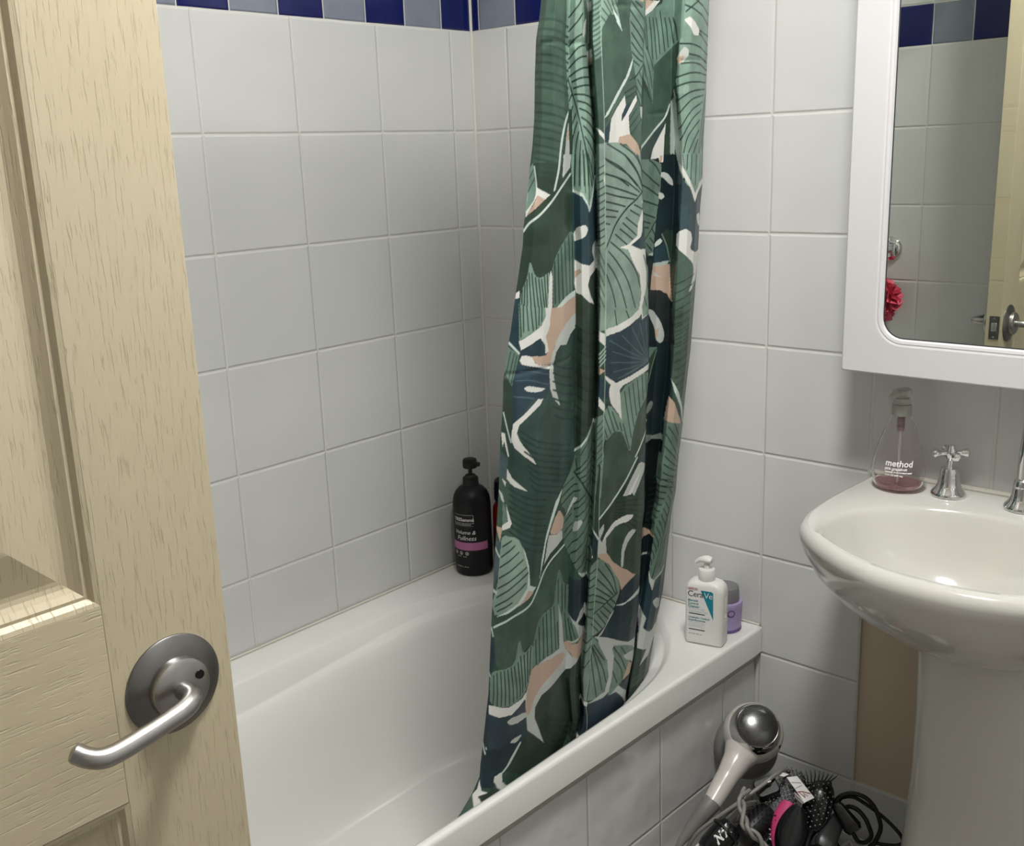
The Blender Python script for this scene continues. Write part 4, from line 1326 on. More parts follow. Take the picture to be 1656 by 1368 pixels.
    at.data.foreach_set('color', np.concatenate([C3.reshape(-1, 3), np.ones((NU * NV, 1))], 1).ravel())
    me.update(); me.validate()
    m = bpy.data.materials.new('printed_curtain_fabric'); g = G(m)
    a = g.N.new('ShaderNodeAttribute'); a.attribute_name = 'print'
    tc = g.N.new('ShaderNodeTexCoord')
    wash = g.step(g.noise(tc.outputs['Object'], 22, 5, .6), .3, .75, .80, 1.25)      # watercolour wash of the print
    mul = g.N.new('ShaderNodeVectorMath'); mul.operation = 'SCALE'
    g.L.new(a.outputs['Color'], mul.inputs[0]); g.L.new(wash, mul.inputs['Scale'])
    lum = g.N.new('ShaderNodeRGBToBW'); g.L.new(a.outputs['Color'], lum.inputs[0])
    c = g.mix(g.step(lum.outputs[0], .30, .42), mul.outputs[0], a.outputs['Color'])
    g.L.new(c, g.b.inputs['Base Color'])
    g.b.inputs['Roughness'].default_value = .42; g.b.inputs['Specular IOR Level'].default_value = .32
    n = g.noise(tc.outputs['Object'], 60, 2)
    bp = g.N.new('ShaderNodeBump'); bp.inputs['Distance'].default_value = .0012; bp.inputs['Strength'].default_value = .6
    g.L.new(n, bp.inputs['Height']); g.L.new(bp.outputs['Normal'], g.b.inputs['Normal'])
    me.materials.append(m)
    o = bpy.data.objects.new('cloth', me); COL.objects.link(o); o.parent = root
    return root
build_curtain()
# rod above the picture that carries the curtain
rod = thing('curtain_rod', 'chrome rod above the bath carrying the leaf curtain', 'curtain rod', (.742, -.002, 1.955))
MB().tube([(.742, -.004, 1.955), (.742, -1.36, 1.955)], .0125, 16).build('rod', M_chrome, rod)
for yy in (-.006, -1.359): MB().tube([(.742, yy + (.005 if yy > -.1 else -.005), 1.955), (.742, yy - (.004 if yy > -.1 else -.004), 1.955)], .03, 20).build('rod_flange', M_chrome, rod)
for k in range(7):
    y = -.20 - .06 * k
    ring = [(.742 + .02 * math.cos(a), y, 1.951 + .024 * math.sin(a)) for a in np.linspace(0, 2 * math.pi, 24)]
    tag(MB().tube(ring, .0018, 8, False).build('curtain_ring', M_chrome, origin=(.742, y, 1.975)), 'chrome curtain ring on the rod above the leaf curtain', 'curtain ring', 'rings on the curtain rod')

# ================================================================== DOOR
def build_door():
    X, Y0, Y1, Z0, Z1, TH = .80, -1.2, -1.955, .006, 2.03, .035
    root = bpy.data.objects.new('door_1', None); COL.objects.link(root); root.location = (X, Y1, 0); struct(root)
    st = .1135                      # stile width
    pan = [(.16, .877), (1.062 - .0, 1.88)]  # panel openings (z)
    mid = [(.79, 1.062)]
    def slab(name, ya, yb, za, zb, m):
        return MB().box((X - TH, ya, za), (X, yb, zb)).build(name, m, root, smooth=False, bevel=.0007)
    slab('stile', Y0 - st, Y0, Z0, Z1, M_doorV); slab('stile', Y1, Y1 + st, Z0, Z1, M_doorV)
    yA, yB = Y1 + st, Y0 - st
    slab('rail', yA, yB, Z0, pan[0][0], M_doorH); slab('rail', yA, yB, pan[0][1], pan[1][0], M_doorH); slab('rail', yA, yB, pan[1][1], Z1, M_doorH)
    # moulded raised panels: sticking profile drops in, runs flat, then rises to the field
    prof = [(0, 0), (.004, -.001), (.0075, -.0056), (.0105, -.0052), (.0155, -.0088), (.020, -.0115), (.024, -.0122), (.028, -.0120), (.064, -.0035), (.068, -.003)]
    mids = (yA + yB) / 2
    for (za, zb) in pan:
        b = MB()
        for side in (1, -1):
            rings = []
            for ins, dep in prof:
                xx = X + dep if side > 0 else X - TH - dep
                rings.append([(xx, yA + ins, za + ins), (xx, yB - ins, za + ins), (xx, yB - ins, zb - ins), (xx, yA + ins, zb - ins)])
            b.loft(rings, False, True)
        b.build('panel', M_doorV, root, smooth=False)
    # lever handle set (bathroom side)
    yc, zc = -1.2588, .968
    R = .0455
    h = MB()
    def disc(sgn, x0):
        prof = [(.0005, .0), (R, .0), (R, .0015), (R - .0015, .003), (.030, .0075), (.0262, .0085)]
        M = Matrix.Translation((x0, yc, zc)) @ frame((sgn, 0, 0), (0, 1, 0))
        return MB().lathe(prof, 64).xf(M), M
    for sgn, x0 in ((1, X), (-1, X - TH)):
        d, M = disc(sgn, x0)
        ro = d.build('rose', M_dsteel if sgn > 0 else M_steel, root)
        MB().lathe([(.0275, .006), (.0280, .012), (.0270, .0155), (.0235, .0178), (.0005, .0182)], 48).xf(M).build('boss', M_steel, ro)
        if sgn > 0:
            MB().lathe([(.0043, .0178), (.0040, .0189), (.0005, .0190)], 20, (0, 0, 0)).xf(M @ Matrix.Translation((.0165, .008, 0))).build('emergency_release', M_gloss, ro)
        # lever: out from the boss, elbow, straight bar drooping a little, tip turned back to the door
        if sgn > 0:
            pts = [(.012, -.001, -.0005), (.022, -.001, -.0005), (.032, -.0015, -.0005), (.0392, -.006, -.001), (.0430, -.013, -.0025), (.0445, -.023, -.0045), (.0452, -.05, -.0090), (.0450, -.079, -.0130), (.0428, -.0915, -.0130), (.0375, -.1005, -.0098), (.0310, -.1060, -.0058)]
        else:
            pts = [(.020, 0, 0), (.034, 0, 0), (.045, -.004, 0), (.050, -.014, 0), (.051, -.05, -.002), (.051, -.085, -.004), (.045, -.10, -.004), (.034, -.107, -.004)]
        P = spline([(x0 + sgn * a, yc + bb, zc + c) for a, bb, c in pts], 6)
        rr = [.0085] * len(P); rr[0] = rr[1] = .0088
        # round the tip
        b = MB().tube(P, rr, 20)
        tip = P[-1]; dr = (P[-1] - P[-2]).normalized()
        b.tube([tip, tip + dr * .002, tip + dr * .0035], [.0085, .0076, .004], 20)
        b.build('lever', M_steel, root)
    # latch plate in the door edge
    lp = MB().box((X - .0265, Y0 - .001, .935), (X - .003, Y0 + .0012, .992)).build('latch_plate', M_dsteel, root, smooth=False, bevel=.0006)
    MB().box((X - .021, Y0 + .001, .955), (X - .009, Y0 + .0028, .976)).build('latch_bolt', M_chrome, lp, bevel=.002)
    for zz in (.941, .986): MB().lathe([(.0028, .0), (.0026, .0008), (.0004, .001)], 12).xf(Matrix.Translation((X - .0148, Y0 + .0012, zz)) @ frame((0, 1, 0))).build('screw', M_chrome, lp)
    # hinges on the far edge
    for zz in (.25, 1.05, 1.8): MB().tube([(X + .004, Y1 - .005, zz - .05), (X + .004, Y1 - .005, zz + .05)], .006, 12).build('hinge', M_steel, root)
build_door()

# ================================================================== BASIN
BX = 1.152
def build_basin():
    root = thing('washbasin', 'white ceramic pedestal basin below the mirror cabinet', 'basin', (BX, -.2, 0))
    # half outline of the rim, from the wall round to the front centre (dx from centre, y)
    half = [(-.252, 0), (-.254, -.05), (-.257, -.11), (-.258, -.165), (-.256, -.215), (-.250, -.255), (-.236, -.295), (-.212, -.328), (-.175, -.360), (-.13, -.388), (-.085, -.407), (-.04, -.417), (0, -.42)]
    hp = spline([(x, y, 0) for x, y in half], 6)
    full = [(p.x, p.y) for p in hp] + [(-p.x, p.y) for p in reversed(hp[:-1])]
    n = len(full)
    back = 26
    back_pts = [(full[-1][0] + (full[0][0] - full[-1][0]) * k / back, 0) for k in range(1, back)]
    outl = full + back_pts
    NN = len(outl)
    zt = .862
    cy = -.235
    # inner bowl: oval, straighter at the back
    def inner(scale, z, cyy=-.258, hw=.207, hf=.134, hb=.150, n_exp=2.5, dz=0):
        out = []
        for (x, y) in outl:
            a = math.atan2((y - cyy) / .2, x / .25)
            c, s = math.cos(a), math.sin(a)
            e = 2 / (n_exp if s > 0 else 2.08)
            px = math.copysign(abs(c) ** e, c); py = math.copysign(abs(s) ** e, s)
            out.append((BX + hw * scale * px, cyy + (hb if py > 0 else hf) * scale * py - (.016 * (px ** 2 - .5) if py > 0 else 0) * 1.0 * scale, z))
        return out
    def off(k, z, dy=0.0, ys=1.0):
        """outer outline scaled about the rear centre; the wall edge stays at the wall"""
        out = []
        for (x, y) in outl:
            out.append((BX + x * k, min(-.0015, y * ys + dy * min(1, -y / .1)), z))
        return out
    def off_d(d, z):
        """outline moved inwards by d"""
        out = []
        for i, (x, y) in enumerate(outl):
            a = Vector(outl[i - 1]); b = Vector(outl[(i + 1) % NN]); t = (b - a).normalized(); nv = Vector((-t.y, t.x))
            if nv.dot(Vector((0 - x, cy - y))) < 0: nv = -nv
            if y > -.004: nv = Vector((-math.copysign(1, x) if abs(x) > .2 else 0, 0))
            out.append((BX + x + nv.x * d, min(-.0015, y + nv.y * d), z))
        return out
    rings = [off(.36, .655, .0, .42), off(.42, .672, 0, .50), off(.52, .690, 0, .62), off(.68, .718, 0, .755), off(.82, .752, 0, .866), off(.92, .788, 0, .94), off(.975, .822, 0, .984), off(.996, .842, 0, .998), off_d(.0005, .849), off_d(.003, .8555), off_d(.0075, .8605), off_d(.0135, .8630)]
    b = MB().loft(rings, True, False)
    # join flat ledge to bowl: rim ring -> inner rings
    inn = [off_d(.0135, .8630), off_d(.019, .8632), inner(1.03, .8618), inner(1.005, .8590), inner(.985, .853), inner(.95, .835), inner(.87, .795), inner(.74, .760), inner(.55, .738), inner(.3, .728), inner(.10, .726)]
    # keep the bowl ring inside the rim
    b.loft(inn, False, True)
    b.build('bowl', M_cer, root, angle=60)
    # back edge sealant along the wall
    MB().tube([(x, -.003, .866) for x in np.linspace(BX - .25, BX + .25, 20)], .0045, 8).build('sealant_bead', M_seal, root)
    # pedestal
    def pr(hw, yb, yf, z, k=0.62):
        out = []; S = 64
        for j in range(S):
            a = 2 * math.pi * j / S; c, s = math.cos(a), math.sin(a)
            e = .72
            px = math.copysign(abs(c) ** e, c); py = math.copysign(abs(s) ** e, s)
            cyy = (yb + yf) / 2; hd = (yb - yf) / 2
            out.append((BX + hw * px, cyy + hd * py, z))
        return out
    P = [pr(.128, -.03, -.285, 0), pr(.127, -.03, -.283, .03), pr(.115, -.03, -.268, .10), pr(.104, -.03, -.256, .2), pr(.095, -.03, -.247, .32), pr(.0885, -.03, -.240, .45), pr(.0875, -.03, -.240, .56), pr(.089, -.03, -.243, .64), pr(.091, -.03, -.246, .705)]
    MB().loft(P).build('pedestal', M_cer, root, angle=60)
    return root
build_basin()

def build_tap(x, y, z):
    t = thing('basin_tap', 'chrome cross-handled tap on the basin beside the pink soap bottle', 'tap', (x, y, z))
    MB().lathe([(.0265, 0), (.0268, .003), (.025, .0065), (.0195, .013), (.0165, .021), (.0150, .032), (.0143, .041), (.0128, .0445), (.0055, .0455), (.005, .0465)], 40, (x, y, z)).build('bell_cover', M_chrome, t)
    MB().lathe([(.0052, .045), (.005, .058), (.0068, .060), (.0068, .064)], 24, (x, y, z)).build('spindle', M_chrome, t)
    h = MB().lathe([(.0062, .060), (.0088, .063), (.0095, .069), (.0088, .075), (.0062, .079), (.0058, .0815), (.0005, .082)], 28, (x, y, z))
    hd = h.build('cross_handle', M_chrome, t)
    for k in range(4):
        a = math.radians(38 + 90 * k)
        d = Vector((math.cos(a), math.sin(a), 0)); c = Vector((x, y, z + .069))
        MB().tube([c + d * r for r in (.006, .012, .017, .021, .0245, .0275, .029)], [.0045, .0042, .0052, .0068, .0074, .0056, .001], 16).build('handle_arm', M_chrome, hd)
build_tap(1.0465, -.0445, .8632)
def build_spout(x, y, z):
    t = thing('basin_spout', 'tall chrome swan-neck spout at the right edge of the basin ledge', 'spout', (x, y, z))
    MB().lathe([(.027, 0), (.0273, .003), (.0255, .0065), (.0195, .014), (.0168, .022), (.0155, .036), (.0148, .044), (.013, .047), (.011, .048)], 40, (x, y, z)).build('bell_cover', M_chrome, t)
    p = spline([(x, y, z + .045), (x, y, z + .08), (x + .003, y - .001, z + .125), (x + .010, y - .010, z + .152), (x + .028, y - .036, z + .172), (x + .055, y - .075, z + .174), (x + .074, y - .100, z + .158), (x + .080, y - .108, z + .132)], 6)
    MB().tube(p, .0112, 20).build('neck', M_chrome, t)
    MB().tube([(x + .080, y - .108, z + .134), (x + .080, y - .108, z + .116)], .0128, 20).build('nozzle', M_chrome, t)
build_spout(1.158, -.047, .8632)

# ================================================================== MIRROR CABINET
def build_cabinet():
    x0, x1, z0, z1, yf = .893, 1.47, 1.062, 1.80, -.12
    root = thing('mirror_cabinet', 'white wall cabinet with rounded mirror door above the basin', 'mirror cabinet', ((x0 + x1) / 2, 0, z0))
    MB().box((x0 + .006, -.098, z0 + .005), (x1 - .006, -.001, z1 - .005)).build('carcass', M_cab, root, smooth=False, bevel=.0015)
    W, H = x1 - x0, z1 - z0; cx, cz = (x0 + x1) / 2, (z0 + z1) / 2
    fl, fb = .0617, .0565
    def ringo(w, h, r, y): return [(cx + a, y, cz + b) for a, b in rrect(w, h, r, 8)]
    ow, oh = W, H; iw, ih = W - 2 * fl, H - 2 * fb
    rings = [ringo(ow, oh, .004, yf + .02), ringo(ow, oh, .004, yf + .002), ringo(ow - .004, oh - .004, .003, yf),
             ringo(iw + .022, ih + .022, .044, yf), ringo(iw + .016, ih + .016, .041, yf + .0012), ringo(iw + .012, ih + .012, .039, yf + .0005), ringo(iw + .004, ih + .004, .035, yf + .0015), ringo(iw, ih, .033, yf + .005), ringo(iw, ih, .033, yf + .008)]
    d = MB().loft(rings, False, False)
    d.loft([ringo(ow, oh, .004, yf + .02), ringo(iw, ih, .033, yf + .02)], False, False)
    dr = d.build('door', M_cab, root, angle=14)
    g = MB().loft([ringo(iw + .002, ih + .002, .034, yf + .009), ringo(iw + .002, ih + .002, .034, yf + .006)], True, True)
    g.build('mirror', M_mirror, dr, smooth=False)
    e = MB().loft([ringo(iw - .0035, ih - .0035, .0315, yf + .0059), ringo(iw + .001, ih + .001, .0335, yf + .0055)], False, False)
    e.build('mirror_edge', M_ink, dr, smooth=False)
build_cabinet()

# ================================================================== BOTTLES
def wrap(vs, r, ang0, z0, sx=1.0, sy=1.0, lift=.0003):
    """bend flat lettering round an upright cylinder; x runs along the surface"""
    out = []
    for x, y, _ in vs:
        a = ang0 + x / r
        out.append(((r * sx + lift) * math.cos(a), (r * sy + lift) * math.sin(a), z0 + y))
    return out

def build_shampoo():
    x, y, z = .065, -.13, .5203
    t = thing('pump_bottle', 'tall black pump shampoo bottle with pink band in the bath corner', 'bottle', (x, y, z))
    r = .0415
    MB().lathe([(.034, 0), (.0395, .003), (.0413, .010), (r, .02), (r, .150), (.0412, .163), (.0395, .174), (.0350, .185), (.027, .194), (.0185, .199), (.0172, .2)], 56, (x, y, z)).build('bottle_body', noise_vary(mat('black_bottle', (.006, .006, .008), .42, spec=.3), (.005, .005, .007), (.008, .008, .010), 20), t)
    cap = MB().lathe([(.0178, .197), (.0180, .203), (.0172, .204), (.0172, .214), (.0165, .2165), (.013, .2185), (.0105, .2225), (.006, .2235)], 40, (x, y, z)).build('pump_collar', M_black, t)
    MB().lathe([(.0045, .222), (.0045, .240)], 16, (x, y, z)).build('pump_stem', M_black, t)
    h = MB().lathe([(.0045, .2385), (.0150, .2385), (.0158, .241), (.0158, .252), (.0148, .2565), (.0128, .258), (.0005, .258)], 40, (x, y, z))
    hd = h.build('pump_head', M_black, t)
    d = Vector((.80, .60, -.10)).normalized(); c = Vector((x, y, z + .247))
    MB().tube([c + d * .010, c + d * .019, c + d * .0225], [.0058, .0048, .0040], 16).build('nozzle', M_black, hd)
    # pink band and print, facing the camera
    A0 = math.atan2(-.75, .62)       # centre of the label
    band = []
    for zz in (.0615, .0665, .0745, .0795):
        band.append([((r + .00035) * math.cos(a), (r + .00035) * math.sin(a), zz) for a in np.linspace(A0 - 1.5, A0 + .92, 40)])
    MB().loft(band, False, False, False).build('pink_band', noise_vary(mat('pink_label', (.42, .13, .28), .45), (.38, .11, .25), (.50, .18, .34), 60), t, local=True)
    A = A0 - .50
    lt = MB()
    def put(txt, size, zz, off=0.0, shear=0.0, al='LEFT', bold=0):
        v, f = text_mesh(txt, size, al, shear, 0, 1, bold); lt.add(wrap(v, r, A + off, zz), f)
    put('TRESemmé', .0105, .128, -.52, 0, 'LEFT', .0002)
    put('PROFESSIONAL PERFORMANCE', .0030, .1195, -.52)
    put('Volume &', .0125, .0985, -.50, .25)
    put('Fullness', .0145, .0845, -.36, .25)
    put('VOLUMISING SHAMPOO', .0030, .0685, -.46)
    put('FOR FINE      SALON', .0027, .0455, -.40)
    put('SHAMPOO  |  900 mL', .0036, .0215, -.50)
    # box outline round the name, and three round icons
    def line(a0, a1, za, zb, wd=.0005):
        if abs(za - zb) < 1e-6: vs = [(u, za + s * wd, 0) for s in (0, 1) for u in np.linspace(a0, a1, 12)]; fs = [(i, i + 1, i + 13, i + 12) for i in range(11)]
        else: vs = [(a0, za, 0), (a0 + wd, za, 0), (a0 + wd, zb, 0), (a0, zb, 0)]; fs = [(0, 1, 2, 3)]
        lt.add(wrap(vs, r, A, 0), fs)
    line(-.023, .026, .1235, .1235); line(-.023, .026, .142, .142); line(.026, 0, .1235, .142)
    line(-.022, .026, .1175, .1175, .0003)
    for k in range(3):
        u0 = -.020 + .0145 * k
        vs = []; fs = []
        for q in range(16):
            a = 2 * math.pi * q / 16
            for rr in (.0034, .0041): vs.append((u0 + rr * math.cos(a), .054 + rr * math.sin(a), 0))
        for q in range(16): fs.append((2 * q, 2 * q + 1, (2 * q + 3) % 32, (2 * q + 2) % 32))
        for q in (-1, 0, 1):
            b0 = len(vs); vs += [(u0 - .0025, .0535 + .0016 * q, 0), (u0 + .0025, .0535 + .0016 * q, 0), (u0 + .0025, .0541 + .0016 * q, 0), (u0 - .0025, .0541 + .0016 * q, 0)]; fs.append((b0, b0 + 1, b0 + 2, b0 + 3))
        lt.add(wrap(vs, r, A, 0), fs)
    lt.build('lettering', M_letter, t, smooth=False, local=True)
build_shampoo()

def build_red():
    x, y, z = .1150, -.0735, .5203
    t = thing('red_bottle', 'dark red bottle with black cap half hidden behind the curtain edge', 'bottle', (x, y, z))
    MB().lathe([(.025, 0), (.029, .003), (.030, .012), (.030, .13), (.0285, .145), (.022, .157), (.0135, .163), (.013, .165)], 40, (x, y, z)).build('bottle_body', noise_vary(mat('red_plastic', (.20, .008, .010), .3), (.17, .006, .008), (.24, .012, .014), 20), t)
    MB().lathe([(.0245, .160), (.0255, .163), (.0252, .190), (.024, .204), (.021, .207), (.0005, .2075)], 40, (x, y, z)).build('cap', M_black, t)
    MB().loft([[((.0304) * math.cos(a), .0304 * math.sin(a), zz) for a in np.linspace(-2.4, .3, 24)] for zz in (.045, .10)], False, False, False).build('dark_label', noise_vary(mat('dark_red_label', (.06, .008, .012), .4), (.05, .006, .01), (.08, .012, .016), 40), t, local=True)
build_red()

def build_cleanser():
    x, y, z = .6525, -.1195, .5212
    rz = math.radians(14)
    t = thing('cleanser_bottle', 'white flat pump cleanser bottle with teal label on the bath rim', 'bottle', (x, y, z), (0, 0, rz))
    W, D = .0730, .0410
    secs = [(.94, .90, 0, .006), (.985, .97, .002, .009), (1, 1, .006, .0105), (1, 1, .098, .0105), (.985, .985, .107, .0115), (.93, .95, .1145, .012), (.80, .86, .1195, .012), (.56, .72, .1222, .010), (.36, .62, .1232, .0095)]
    rings = [[(a, b, zz) for a, b in rrect(W * k, D * kd, min(rr, D * kd / 2 - .0005, W * k / 2 - .0005), 6)] for k, kd, zz, rr in secs]
    MB().loft(rings).build('bottle_body', M_white, t, local=True, angle=60)
    MB().lathe([(.0145, .1215), (.0152, .123), (.0150, .1425), (.0142, .1437), (.009, .144)], 40).build('pump_collar', M_white, t, local=True)
    MB().lathe([(.0055, .143), (.0055, .157)], 20).build('pump_stem', M_white, t, local=True)
    # flat curved pump head pointing left
    def oval(c, d, up, w, h, n=20):
        d = Vector(d).normalized(); s = Vector((0, 1, 0)); u = s.cross(d).normalized()
        return [tuple(Vector(c) + s * (w * math.cos(2 * math.pi * k / n)) + u * (h * math.sin(2 * math.pi * k / n))) for k in range(n)]
    hd = [((.0105, 0, .1598), (-1, 0, .25), .004, .003), ((.0085, 0, .1608), (-1, 0, .15), .0085, .0058), ((.001, 0, .1615), (-1, 0, 0), .0105, .0070), ((-.007, 0, .1612), (-1, 0, -.15), .0085, .0060), ((-.014, 0, .1590), (-1, 0, -.4), .0055, .0044), ((-.019, 0, .1555), (-1, 0, -.8), .0040, .0034), ((-.0215, 0, .152), (-1, 0, -1.2), .0034, .0028)]
    MB().loft([oval(c, d, 0, w_, h_) for c, d, w_, h_ in hd]).build('pump_head', M_white, t, local=True)
    yF = -D / 2 - .0003
    def flat(name, polys, m):
        b = MB()
        for vs, fs in polys: b.add([(p[0], yF, p[1]) for p in vs], fs)
        b.build(name, m, t, smooth=False, local=True)
    def tx(s_, size, px, pz, bold=0, al='LEFT', sp=1.0):
        v, f = text_mesh(s_, size, al, 0, 0, sp, bold); return [(a + px, b + pz) for a, b, _ in v], f
    L = -.0300
    # teal flag running down the right side, letters standing on it
    flat('teal_flag', [([(L + .0250, .1075), (L + .0455, .1075), (L + .0485, .1050), (L + .0490, .052)], [(0, 1, 2, 3)])], M_teal)
    flat('dark_lettering', [tx('Cera', .0160, L, .0935, .0000, 'LEFT', .92)], M_ink)
    flat('volume_lettering', [tx('8 FL OZ / 237 mL', .0034, L + .003, .0185)], M_ink)
    for zz in (.0590, .0275):
        flat('dark_bar', [([(L + .003, zz), (L + .033, zz), (L + .0335, zz + .0009), (L + .033, zz + .0018), (L + .003, zz + .0018), (L + .0025, zz + .0009)], [(0, 1, 2, 3, 4, 5)])], M_ink)
    yF -= .0002
    flat('pale_lettering', [tx('Ve', .0160, L + .0312, .0935, .0000, 'LEFT', .92)], M_letter)
    flat('red_lettering', [tx('DEVELOPED WITH', .0023, L, .1093, .0001), tx('DERMATOLOGISTS', .0023, L, .1068, .0001)], M_red)
    flat('teal_lettering', [tx('Blemish', .0062, L + .001, .0838, .0001), tx('Control', .0062, L + .001, .0780, .0001), tx('Cleanser', .0062, L + .001, .0722, .0001),
                            tx('Limpiador Control', .0053, L + .002, .0510, .0001), tx('Imperfecciones', .0053, L + .002, .0455, .0001)], M_teal)
    fine = []
    for zz, s_ in ((.0690, 'WITH 2% SALICYLIC ACID'), (.0665, '')): 
        if s_: fine.append(tx(s_, .0026, L + .002, zz))
    for zz, s_ in ((.0650, 'Helps clear blemishes with ceramides'), (.0628, 'for blemish prone skin & niacinamide'), (.0420, 'CON 2% ACIDO SALICILICO'), (.0385, 'Ayuda a eliminar imperfecciones'), (.0360, 'con ceramidas y niacinamida'), (.0335, 'para pieles con imperfecciones')): fine.append(tx(s_, .0024, L + .002, zz))
    flat('fine_lettering', fine, mat('grey_teal_print', (.30, .42, .45), .6))
    # raised letters up the narrow side
    v, f = text_mesh('CERAVE', .0135, 'LEFT', 0, .0005, 1.1)
    b = MB().add([(W / 2 + .0001 + p[2], -.0048 + p[1], .094 - p[0]) for p in v], f)
    b.build('raised_lettering', M_white, t, smooth=False, local=True)
build_cleanser()

def build_jar():
    x, y, z = .6500, -.0480, .5212
    t = thing('purple_jar', 'lilac hair-mask jar with grey lid behind the white cleanser', 'jar', (x, y, z))
    pur = noise_vary(mat('lilac_plastic', (.30, .22, .50), .35), (.33, .27, .47), (.38, .315, .53), 15)
    MB().lathe([(.026, 0), (.029, .0015), (.030, .005), (.0305, .012), (.032, .050), (.0325, .0545), (.0315, .057), (.026, .0575), (.0245, .060)], 48, (x, y, z)).build('jar_body', pur, t)
    MB().lathe([(.0262, .0575), (.0265, .062), (.0250, .083), (.0238, .0855), (.0225, .0862), (.0215, .0855), (.0005, .0855)], 48, (x, y, z)).build('lid', noise_vary(mat('grey_lid', (.16, .16, .17), .4), (.15, .15, .16), (.19, .19, .20), 30), t)
    A = math.atan2(-.83, .56)
    MB().add(wrap([(-.004, .0345, 0), (.004, .0352, 0), (.004, .0378, 0), (-.004, .037, 0)], .0318, A + .02, 0), [(0, 1, 2, 3)]).build('dark_mark', M_ink, t, smooth=False, local=True)
    vs = []; fs = []
    for q in range(24):
        a = 2 * math.pi * q / 24
        for rr in (.0052, .0066): vs.append((rr * 1.1 * math.cos(a), rr * math.sin(a), 0))
    for q in range(24): fs.append((2 * q, 2 * q + 1, (2 * q + 3) % 48, (2 * q + 2) % 48))
    MB().add(wrap(vs, .0318, A + .30, .040), fs).build('emblem', mat('plum_print', (.09, .02, .10), .5), t, smooth=False, local=True)
    MB().lathe([(.0308, .0005), (.0312, .003), (.0306, .005)], 48, (x, y, z), False, False).build('dark_foot', mat('violet_foot', (.12, .07, .26), .4), t)
build_jar()

def build_soap():
    x, y, z = .9705, -.060, .8645
    t = thing('soap_bottle', 'clear teardrop soap pump bottle with a little pink soap on the basin', 'soap dispenser', (x, y, z))
    clear = mat('clear_plastic', (.985, .955, .96), .03, trans=1.0, ior=1.22)
    sx, sy = 1.0, .82
    outer = [(.027, 0), (.0335, .002), (.0385, .009), (.0415, .020), (.0425, .032), (.0410, .046), (.0365, .064), (.0300, .084), (.0235, .102), (.0178, .116), (.0145, .1235), (.0130, .126)]
    inner = [(r - .0016, zz + (.002 if i == 0 else 0)) for i, (r, zz) in enumerate(outer)]
    b = MB()
    prof = outer + list(reversed(inner))
    b.lathe(prof, 56, (x, y, z), True, True, sx, sy)
    b.build('bottle_body', clear, t)
    pink = mat('pink_liquid', (.95, .60, .63), .05, trans=.85, ior=1.2)
    MB().lathe([(.0245, .0024), (.0313, .0035), (.0352, .0070), (.0368, .0105), (.0370, .0112)], 48, (x, y, z), True, True, sx, sy).build('liquid_soap', pink, t)
    rot = math.radians(42)
    M = Matrix.Translation((x, y, z)) @ Matrix.Rotation(rot, 4, 'Z')
    cl2 = mat('frosted_clear_plastic', (.80, .81, .76), .22, trans=.75, ior=1.35)
    MB().lathe([(.0150, .1225), (.0155, .124), (.0153, .1395), (.0145, .1405), (.0008, .141)], 40, (x, y, z)).build('pump_collar', mat('grey_clear_plastic', (.55, .55, .50), .2, trans=.5, ior=1.35), t)
    MB().lathe([(.0128, .1408), (.0120, .150), (.0070, .152), (.0065, .1555)], 32, (x, y, z)).build('pump_stem', cl2, t)
    def oval(cx_, cz_, w, h, n=20): return [(cx_, w * math.cos(2 * math.pi * k / n), cz_ + h * math.sin(2 * math.pi * k / n)) for k in range(n)]
    hd = MB().loft([oval(.013, .1595, .006, .003), oval(.011, .160, .011, .0055), oval(0, .1605, .0135, .0062), oval(-.011, .1605, .011, .0055), oval(-.022, .158, .007, .004), oval(-.030, .155, .005, .003)]).xf(M @ Matrix.Rotation(math.radians(35), 4, 'Z'))
    hd.build('pump_head', cl2, t)
    # dip tube and pump spring seen through the wall
    MB().tube([(x, y, z + .004), (x, y, z + .1)], .0024, 12).build('dip_tube', mat('pale_tube', (.8, .74, .75), .3, trans=.5), t)
    s = MB().lathe([(.0048, .096), (.0048, .120), (.0042, .123)], 20, (x, y, z))
    for k in range(6): s.tube([(x + .0056 * math.cos(a), y + .0056 * math.sin(a), z + .100 + .0035 * k + .0035 * a / 6.283) for a in np.linspace(0, 6.283, 20)], .0008, 6)
    s.build('pump_spring', mat('brown_pump_housing', (.35, .24, .24), .4), t)
    A = math.atan2(-.72, .66)
    lt = MB()
    def put(txt, size, zz, off, lean):
        v, f = text_mesh(txt, size, 'LEFT', 0, 0, 1, .0002)
        out = []
        for px, py, _ in v:
            zz2 = zz + py; r = interp(zz2, [p[1] for p in outer], [p[0] for p in outer]) + .0005
            a = A + off + px / r
            out.append((r * math.cos(a) * sx, r * sy * math.sin(a), zz2))
        lt.add(out, f)
    put('method', .0140, .0455, -.95, 0)
    put('pink grapefruit', .0060, .0392, -.95, 0); put('naturally derived hand wash', .0038, .0345, -.93, 0)
    put('12 FL OZ (354 mL)', .0036, .0295, -.93, 0)
    lt.build('lettering', mat('white_bottle_print', (.9, .88, .88), .6, emis=None), t, smooth=False, local=True)
build_soap()

